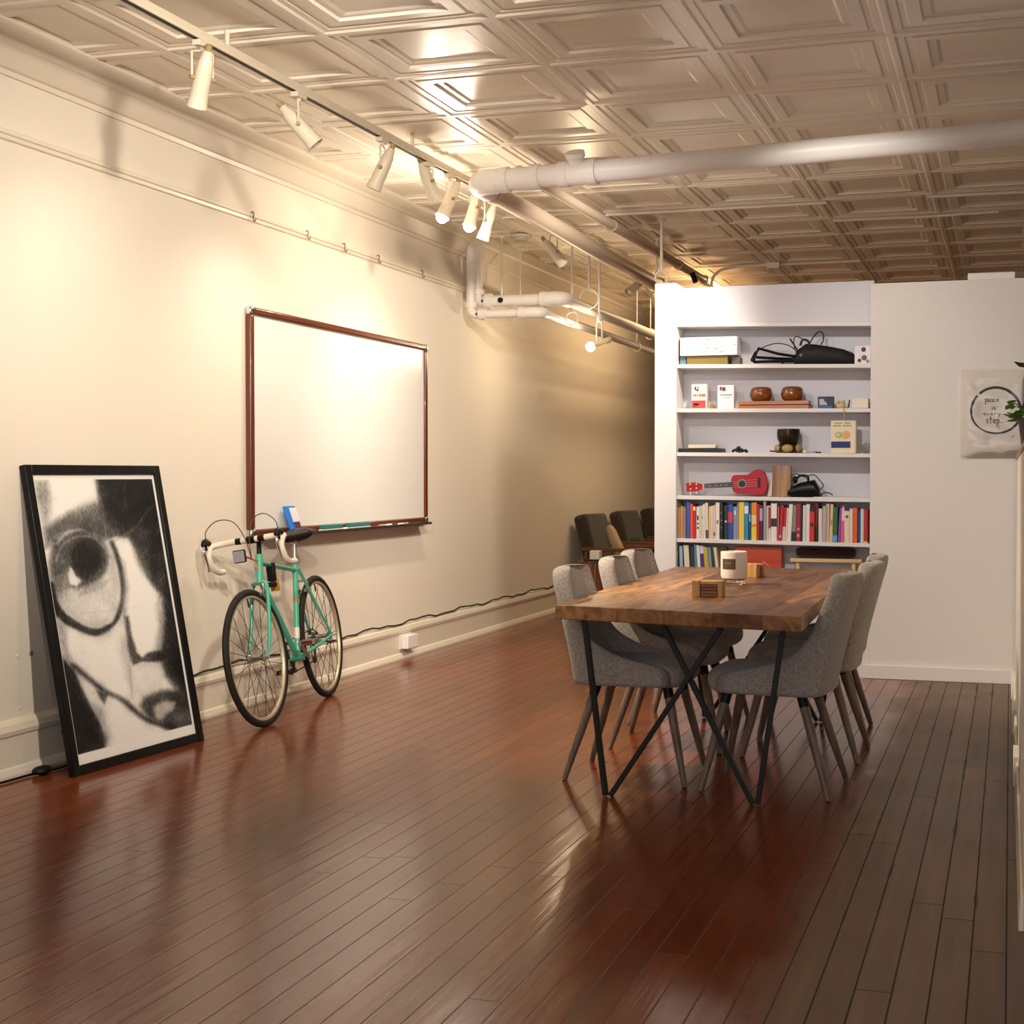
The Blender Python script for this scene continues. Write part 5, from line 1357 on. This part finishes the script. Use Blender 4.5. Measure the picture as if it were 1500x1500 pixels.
# hanging lit spotlight
hy = 11.36; hx_ = onY(878, 480, hy).x
ph = thing('hanging_spotlight', 'lit bare spotlight hanging on a white rod in front of the passage', 'spotlight', (hx_, hy, TZc))
zr = onY(878, 461, hy).z; zb_ = onY(878, 503, hy).z
part('rod', ph, M_PIPE, MB().tube([(hx_, hy, CZ), (hx_, hy, zr)], .010, 8))
part('socket', ph, mat('white_plastic', '#efece6'), MB().lathe([(.016, 0), (.02, -.005), (.02, -.055), (.014, -.06)], (hx_, hy, zr), 14))
m_ = MB()
for s in (-1, 1): m_.tube([(hx_ + s * .018, hy, zr - .055), (hx_ + s * .022, hy, zr - .085), (hx_ + s * .022, hy, zb_ + .0)], .006, 6)
part('yoke', ph, M_CREAM, m_)
dd = Vector((-.105, -.05, -.045)).normalized()
c0_ = Vector((hx_, hy, zb_))
part('can', ph, M_CREAM, MB().lathe([(.018, 0), (.024, .01), (.024, .05), (.017, .06), (.017, .13), (.03, .16)], c0_ - dd * .10, 16, dd))
part('bulb', ph, M_BULB7, MB().ball(c0_ + dd * .075, .038, n=16))
ld = bpy.data.lights.new('bulb_light', 'POINT'); ld.energy = 13; ld.color = (1, .78, .52); ld.shadow_soft_size = .04
lo = bpy.data.objects.new('bulb_light', ld); COL.objects.link(lo); lo.location = c0_ + dd * .15

# ------------------------------------------------------------------ sitting area in the passage
M_GREYF = fabric('charcoal_upholstery', '#2e2822', '#433a30', 120)
M_ARM = wood('dark_teak', '#4a2a18', '#7a4628', .4, axis=0)


def make_armchair():
    a = thing('armchair', 'x', 'armchair', (0, 0, 0), group='armchairs along the passage wall')
    # local: faces +x, back towards -x
    Mx = Matrix.Translation((-.26, 0, .38)) @ Matrix.Rotation(math.radians(-14), 4, 'Y')
    part('back_cushion', a, M_GREYF, MB().box((-.07, -.27, 0), (.07, .27, .50), M=Mx), local=True, bevel=.04, segs=3)
    part('seat_cushion', a, M_GREYF, MB().box((-.25, -.27, .30), (.32, .27, .42)), local=True, bevel=.04, segs=3)
    for s in (-1, 1):
        part('armrest', a, M_ARM, MB().box((-.32, s * .32 - .035, .53), (.36, s * .32 + .035, .565)), local=True, bevel=.008)
        part('leg', a, M_ARM, MB().tube([(.30, s * .31, .53), (.32, s * .31, 0)], [.024, .017], 10), local=True)
        part('leg', a, M_ARM, MB().tube([(-.28, s * .31, .53), (-.36, s * .31, 0)], [.024, .017], 10), local=True)
    part('seat_rail', a, M_ARM, MB().box((-.28, -.31, .24), (.33, .31, .30)), local=True, bevel=.006)
    return a


ac = make_armchair()
for i, (x, y, lab) in enumerate(((-3.42, 13.75, 'nearest charcoal armchair with wooden arms against the passage wall'), (-3.42, 15.05, 'middle charcoal armchair in the passage, a green cushion on its seat'), (-3.42, 16.4, 'farthest charcoal armchair, cut off by the bookcase post'))):
    c = ac if i == 0 else copy_tree(ac)
    c.location = (x, y, 0); c['label'] = lab; c.rotation_euler = (0, 0, -.12)


def pillow(name, label, c, sx, sz_, th, rot, m):
    mb_ = MB(); rg = []
    n = 12
    for i in range(n + 1):
        u_ = -1 + 2 * i / n; ring = []
        for j in range(16):
            a = 2 * PI * j / 16; ca, sa_ = math.cos(a), math.sin(a)
            k = (1 - abs(u_) ** 4) ** .5 if abs(u_) < 1 else .05
            ring.append(Vector((math.copysign(abs(ca) ** .6, ca) * th * max(.12, k) * .5, u_ * sx, math.copysign(abs(sa_) ** .5, sa_) * sz_ * (.88 + .12 * abs(u_)))))
        rg.append(ring)
    M_ = Matrix.Translation(c) @ rot
    mb_.rings([[M_ @ p for p in r] for r in rg])
    return tag(mb_.build(name, m, ang=70), label, 'cushion')


RY = Matrix.Rotation
pillow('throw_pillow', 'cream cushion on the seat of the nearest armchair', onY(897, 797, 14.1) + Vector((0, 0, .0)), .2, .17, .13, RY(math.radians(-25), 4, 'Y') @ RY(.5, 4, 'Z'), mat('cream_linen', '#b99f78', .9))
pillow('throw_pillow', 'dark green cushion on the middle armchair seat', onY(923, 795, 15.05), .2, .11, .13, RY(math.radians(-60), 4, 'Y'), mat('dark_green_linen', '#183c22', .9))
pillow('throw_pillow', 'patterned cream cushion on the farthest armchair beside the bookcase post', onY(955, 778, 16.4), .2, .17, .13, RY(math.radians(-20), 4, 'Y') @ RY(.4, 4, 'Z'), mat('patterned_linen', '#b8a184', .9, var=.5, vscale=14))
# ribbed wooden drum table with book and box
dt = onY(867, 822, 12.75)
dz = dt.z
drum = thing('drum_table', 'ribbed dark wood drum table in front of the nearest armchair', 'side table', (dt.x, dt.y, 0))
rg = []
for z, r in ((0, .112), (.01, .118), (dz - .02, .118), (dz - .012, .112)):
    rg.append([Vector((dt.x + (r + .005 * (k % 2)) * math.cos(2 * PI * k / 44), dt.y + (r + .005 * (k % 2)) * math.sin(2 * PI * k / 44), z)) for k in range(44)])
MDR = wood('drum_slats', '#5a3218', '#8a5428', .45, axis=2)
part('ribbed_body', drum, MDR, MB().rings(rg), ang=20); part('top', drum, MDR, MB().lathe([(.12, 0), (.124, .004), (.12, .012), (.001, .012)], (dt.x, dt.y, dz - .012), 36))
tag(MB().box((dt.x - .05, dt.y - .09, dz), (dt.x + .11, dt.y + .06, dz + .018)).build('navy_book', mat('navy_cloth', '#1a1c38', .5), bevel=.002), 'navy book lying on the ribbed drum table', 'book')
tag(MB().box((dt.x - .005, dt.y - .06, dz + .0185), (dt.x + .085, dt.y + .03, dz + .095)).build('white_cube', mat('white_cube', '#e2dccf', .5), bevel=.004), 'small white block standing on the navy book', 'block')

# ------------------------------------------------------------------ plastic-wrapped calligraphy on the partition
a, b = onY(1404.5, 540, PY - .004), onY(1504, 671, PY - .004)
cy_ = PY - .003
cal = thing('calligraphy_print', 'brush circle calligraphy reading peace is every step in a clear plastic sleeve on the partition', 'picture', ((a.x + b.x) / 2, PY, b.z))
part('paper', cal, mat('rice_paper', '#dfd2c2', .7), MB().box((a.x + .012, cy_ - .0015, b.z + .012), (b.x - .012, cy_ + .0015, a.z - .012)))


def Q(px, py): return onY(px, py, cy_ - .0025)


def K(X, Y): return Q(1390 + X / 10, 530 + Y / 10)     # coordinates read off an enlargement of the print


t = MB()
cen = (690, 715); R_ = []
for k in range(64):
    a_ = -2.3 + (2 * PI - .12) * k / 63
    rr = 1 + .012 * math.sin(3 * a_)
    R_.append(K(cen[0] + 365 * rr * math.cos(a_), cen[1] + 335 * rr * math.sin(a_)))
wv = [.0045 + .0035 * abs(math.sin(k * .05 + .8)) for k in range(64)]
t.tube(R_, wv, 6); t.v = [Vector((p.x, cy_ - .0025 + (p.y - (cy_ - .0025)) * .1, p.z)) for p in t.v]
part('brush_circle', cal, mat('brush_ink', '#2b261c', .6), t)
t = MB()
GL = {'p': [[(0, .35), (.12, .5), (.1, -.5)], [(.1, .35), (.3, .55), (.42, .3), (.3, .05), (.1, .1)]], 'e': [[(.0, .25), (.35, .3), (.28, .52), (.1, .5), (.03, .2), (.2, 0), (.42, .1)]], 'a': [[(.35, .45), (.12, .5), (.02, .2), (.15, 0), (.34, .2), (.36, .48), (.36, .1), (.46, .02)]],
      'c': [[(.36, .42), (.18, .52), (.04, .25), (.16, .02), (.4, .1)]], 'i': [[(.1, .5), (.12, .1), (.22, .02)], [(.1, .68), (.11, .72)]], 's': [[(.32, .48), (.12, .5), (.1, .32), (.28, .22), (.25, .03), (.04, .06)]], 'v': [[(.02, .5), (.16, .02), (.34, .52)]],
      'r': [[(.06, .5), (.1, 0)], [(.1, .32), (.22, .5), (.36, .45)]], 'y': [[(.02, .5), (.14, .12), (.3, .1)], [(.36, .52), (.3, .05), (.18, -.42), (.0, -.3)]], 't': [[(.16, .95), (.14, .1), (.26, 0)], [(0, .58), (.34, .6)]]}
for word, X0, Y0_, wd, hgt_, thick in (('peace', 525, 585, 86, 80, .0028), ('is', 625, 700, 84, 72, .0026), ('every', 505, 782, 104, 66, .0018), ('step', 545, 900, 100, 110, .0028)):
    x = X0
    for ch_ in word:
        for st_ in GL[ch_]:
            pts = spline([K(x + gx * wd, Y0_ - gy * hgt_) for gx, gy in st_], 4)
            m2 = MB().tube(pts, thick, 5)
            t.add([Vector((p.x, cy_ - .0025 + (p.y - (cy_ - .0025)) * .15, p.z)) for p in m2.v], m2.f)
        x += wd * (.5 if ch_ != 'i' else .34)
m2 = MB().tube(spline([K(745, 880), K(790, 890), K(850, 870), K(880, 845)], 5), .0012, 5).tube([K(725, 900), K(735, 980)], .0016, 5)
t.add([Vector((p.x, cy_ - .0025 + (p.y - (cy_ - .0025)) * .15, p.z)) for p in m2.v], m2.f)
part('handwriting', cal, mat('pen_ink', '#5a5046', .6), t)
part('red_seal', cal, mat('seal_pink', '#c98f86', .6), MB().box(K(920, 1110), K(950, 1080) + Vector((0, .001, 0))))
# clear crinkled sleeve
NS = 40; gm = MB(); rnd = np.random.RandomState(4)
ph1 = rnd.rand(8) * 6.28; dr = rnd.randn(8, 2)
pts = []
for j in range(NS + 1):
    for i in range(NS + 1):
        u_, v_ = i / NS, j / NS
        e0 = min(u_, 1 - u_, v_, 1 - v_)
        hgt_ = sum(abs(math.sin(3.2 * (dr[k, 0] * u_ + dr[k, 1] * v_) * 2 + ph1[k])) for k in range(8)) / 8
        pts.append((a.x + (b.x - a.x) * u_, cy_ - .006 - .03 * hgt_ * min(1, e0 * 9), a.z + (b.z - a.z) * v_))
gm.add(pts, [(j * (NS + 1) + i, j * (NS + 1) + i + 1, (j + 1) * (NS + 1) + i + 1, (j + 1) * (NS + 1) + i) for j in range(NS) for i in range(NS)])
slm = bpy.data.materials.new('clear_sleeve'); nt = NT(slm)
tp = nt.new('ShaderNodeBsdfTransparent'); tp.inputs[0].default_value = (1, 1, 1, 1)
gl = nt.new('ShaderNodeBsdfGlossy'); gl.inputs['Roughness'].default_value = .06
fr_ = nt.new('ShaderNodeFresnel'); fr_.inputs['IOR'].default_value = 1.42
ms = nt.new('ShaderNodeMixShader'); nt.link(fr_.outputs[0], ms.inputs[0]); nt.link(tp.outputs[0], ms.inputs[1]); nt.link(gl.outputs[0], ms.inputs[2])
nt.link(ms.outputs[0], nt.n['Material Output'].inputs[0])
part('plastic_sleeve', cal, slm, gm)['label'] = 'clear crinkled plastic sleeve'

# ------------------------------------------------------------------ plant on the low wall
pp = Vector((.088, 6.0, 1.35))
plt = thing('potted_plant', 'green potted plant on the low wall at the right edge', 'plant', pp)
part('pot', plt, mat('grey_pot', '#4c4a52', .5), MB().lathe([(.035, 0), (.05, .01), (.062, .10), (.066, .105), (.062, .11), (.055, .10), (.001, .095)], pp, 24))
rnd = random.Random(9)
stm = MB(); tips = []
for k in range(10):
    a_ = rnd.uniform(0, 2 * PI); r_ = rnd.uniform(.03, .08); e_ = pp + Vector((r_ * math.cos(a_), r_ * math.sin(a_), rnd.uniform(.12, .2)))
    stm.tube([pp + Vector((.01 * math.cos(a_), .01 * math.sin(a_), .09)), pp.lerp(e_, .6) + Vector((0, 0, .05)), e_], .0025, 5); tips.append((e_, a_))
tips.append((onY(1493, 606, 6.0), PI))
part('stem', plt, mat('stem_green', '#55702c', .6), stm)


def leaf(mb, base, ang, L, w_, droop):
    d = Vector((math.cos(ang), math.sin(ang), -droop)).normalized(); s = d.cross(Vector((0, 0, 1))).normalized(); n_ = s.cross(d)
    prof = [(0, .06), (.15, .6), (.35, 1), (.6, .85), (.8, .5), (1, .03)]
    top = [base + d * L * u_ + s * w_ * v_ + n_ * .004 for u_, v_ in prof]; mid_ = [base + d * L * u_ - n_ * .006 * v_ for u_, v_ in prof]; bot_ = [base + d * L * u_ - s * w_ * v_ + n_ * .004 for u_, v_ in prof]
    n0 = len(prof); vs = top + mid_ + bot_
    mb.add(vs, [(i, i + 1, n0 + i + 1, n0 + i) for i in range(n0 - 1)] + [(n0 + i, n0 + i + 1, 2 * n0 + i + 1, 2 * n0 + i) for i in range(n0 - 1)])


lfm = MB()
for e_, a_ in tips:
    for q_ in range(4): leaf(lfm, e_ + Vector((0, 0, rnd.uniform(-.02, .01))), a_ + rnd.uniform(-1.3, 1.3), rnd.uniform(.035, .06), rnd.uniform(.011, .018), rnd.uniform(-.3, .6))
part('leaves', plt, mat('leaf_green', '#5d8a2e', .45, var=.25, vscale=30), lfm)
dl = onY(1486, 530, 6.2)
part('dried_stalk', plt, mat('dried_brown', '#4a2a14', .6), MB().tube([dl, dl + Vector((.02, 0, -.012)), dl + Vector((.06, 0, -.016)), pp + Vector((.03, 0, .25)), pp + Vector((.01, 0, .1))], [.002, .009, .011, .005, .003], 7))

# ------------------------------------------------------------------ light, world, camera
def area(name, loc, rot, sx, sy, e, col):
    ld = bpy.data.lights.new(name, 'AREA'); ld.shape = 'RECTANGLE'; ld.size = sx; ld.size_y = sy; ld.energy = e; ld.color = col
    lo = bpy.data.objects.new(name, ld); COL.objects.link(lo); lo.location = loc; lo.rotation_euler = rot
    return lo


def beam(name, loc, target, e, size, blend, col, rad=.08):
    ld = bpy.data.lights.new(name, 'SPOT'); ld.energy = e; ld.color = col; ld.spot_size = math.radians(size); ld.spot_blend = blend; ld.shadow_soft_size = rad
    lo = bpy.data.objects.new(name, ld); COL.objects.link(lo); lo.location = loc
    lo.rotation_euler = (Vector(target) - Vector(loc)).to_track_quat('-Z', 'Y').to_euler()
    return lo


WARM = (1, .89, .76)
beam('near_track_beam', (-.9, 3.6, 2.9), (WX, 6.4, 1.4), 330, 78, .9, WARM)
beam('near_track_beam', (-1.1, 1.7, 2.9), (WX, 8.6, 1.3), 560, 46, .9, WARM)
beam('added_wall_beam', (-1.3, 8.35, 2.93), (WX, 10.1, 1.1), 210, 86, .9, WARM)  # added spot that evens out the far left wall
area('window_daylight', (-.4, Y0 + .05, 1.65), (math.radians(90), 0, 0), 5.4, 2.1, 84, (.86, .9, 1.0))
COOL = (.97, .93, .98)
beam('bookcase_beam', (-2.5, 6.1, 2.93), (-1.35, PY, 1.2), 72, 52, .5, COOL)
beam('partition_beam', (-1.3, 6.0, 2.93), (-.1, PY, 1.1), 140, 58, .6, (1, .95, .90))
area('room_fill_near', (-2.2, 2.0, 2.98), (0, 0, 0), .8, 2.6, 14, (1, .83, .62))  # added warm fill under the ceiling, not a fixture of the room
area('passage_fill', (-2.6, 14.2, 2.98), (0, math.radians(18), 0), .5, 2.5, 55, (1, .72, .42))  # added wide light to brighten the passage, helping out the hanging bulb
wd = bpy.data.worlds.new('world'); scn.world = wd; wd.use_nodes = True
wd.node_tree.nodes['Background'].inputs[0].default_value = (.75, .82, 1, 1); wd.node_tree.nodes['Background'].inputs[1].default_value = .4

cam = bpy.data.cameras.new('camera'); co = bpy.data.objects.new('camera', cam); COL.objects.link(co)
cam.sensor_width = 36; cam.sensor_fit = 'HORIZONTAL'; cam.lens = 36 * FPX / 1500; cam.clip_start = .02; cam.clip_end = 100
co.location = CAM; co.rotation_euler = Matrix((RT, UP, -FW)).transposed().to_euler()
scn.camera = co
vs_ = scn.view_settings
vs_.view_transform = 'Standard'; vs_.look = 'None'; vs_.gamma = 1; vs_.use_curve_mapping = False
vs_.exposure = 0.18
scn.cycles.use_denoising = True
scn.cycles.max_bounces = 8
scn.cycles.sample_clamp_indirect = 6
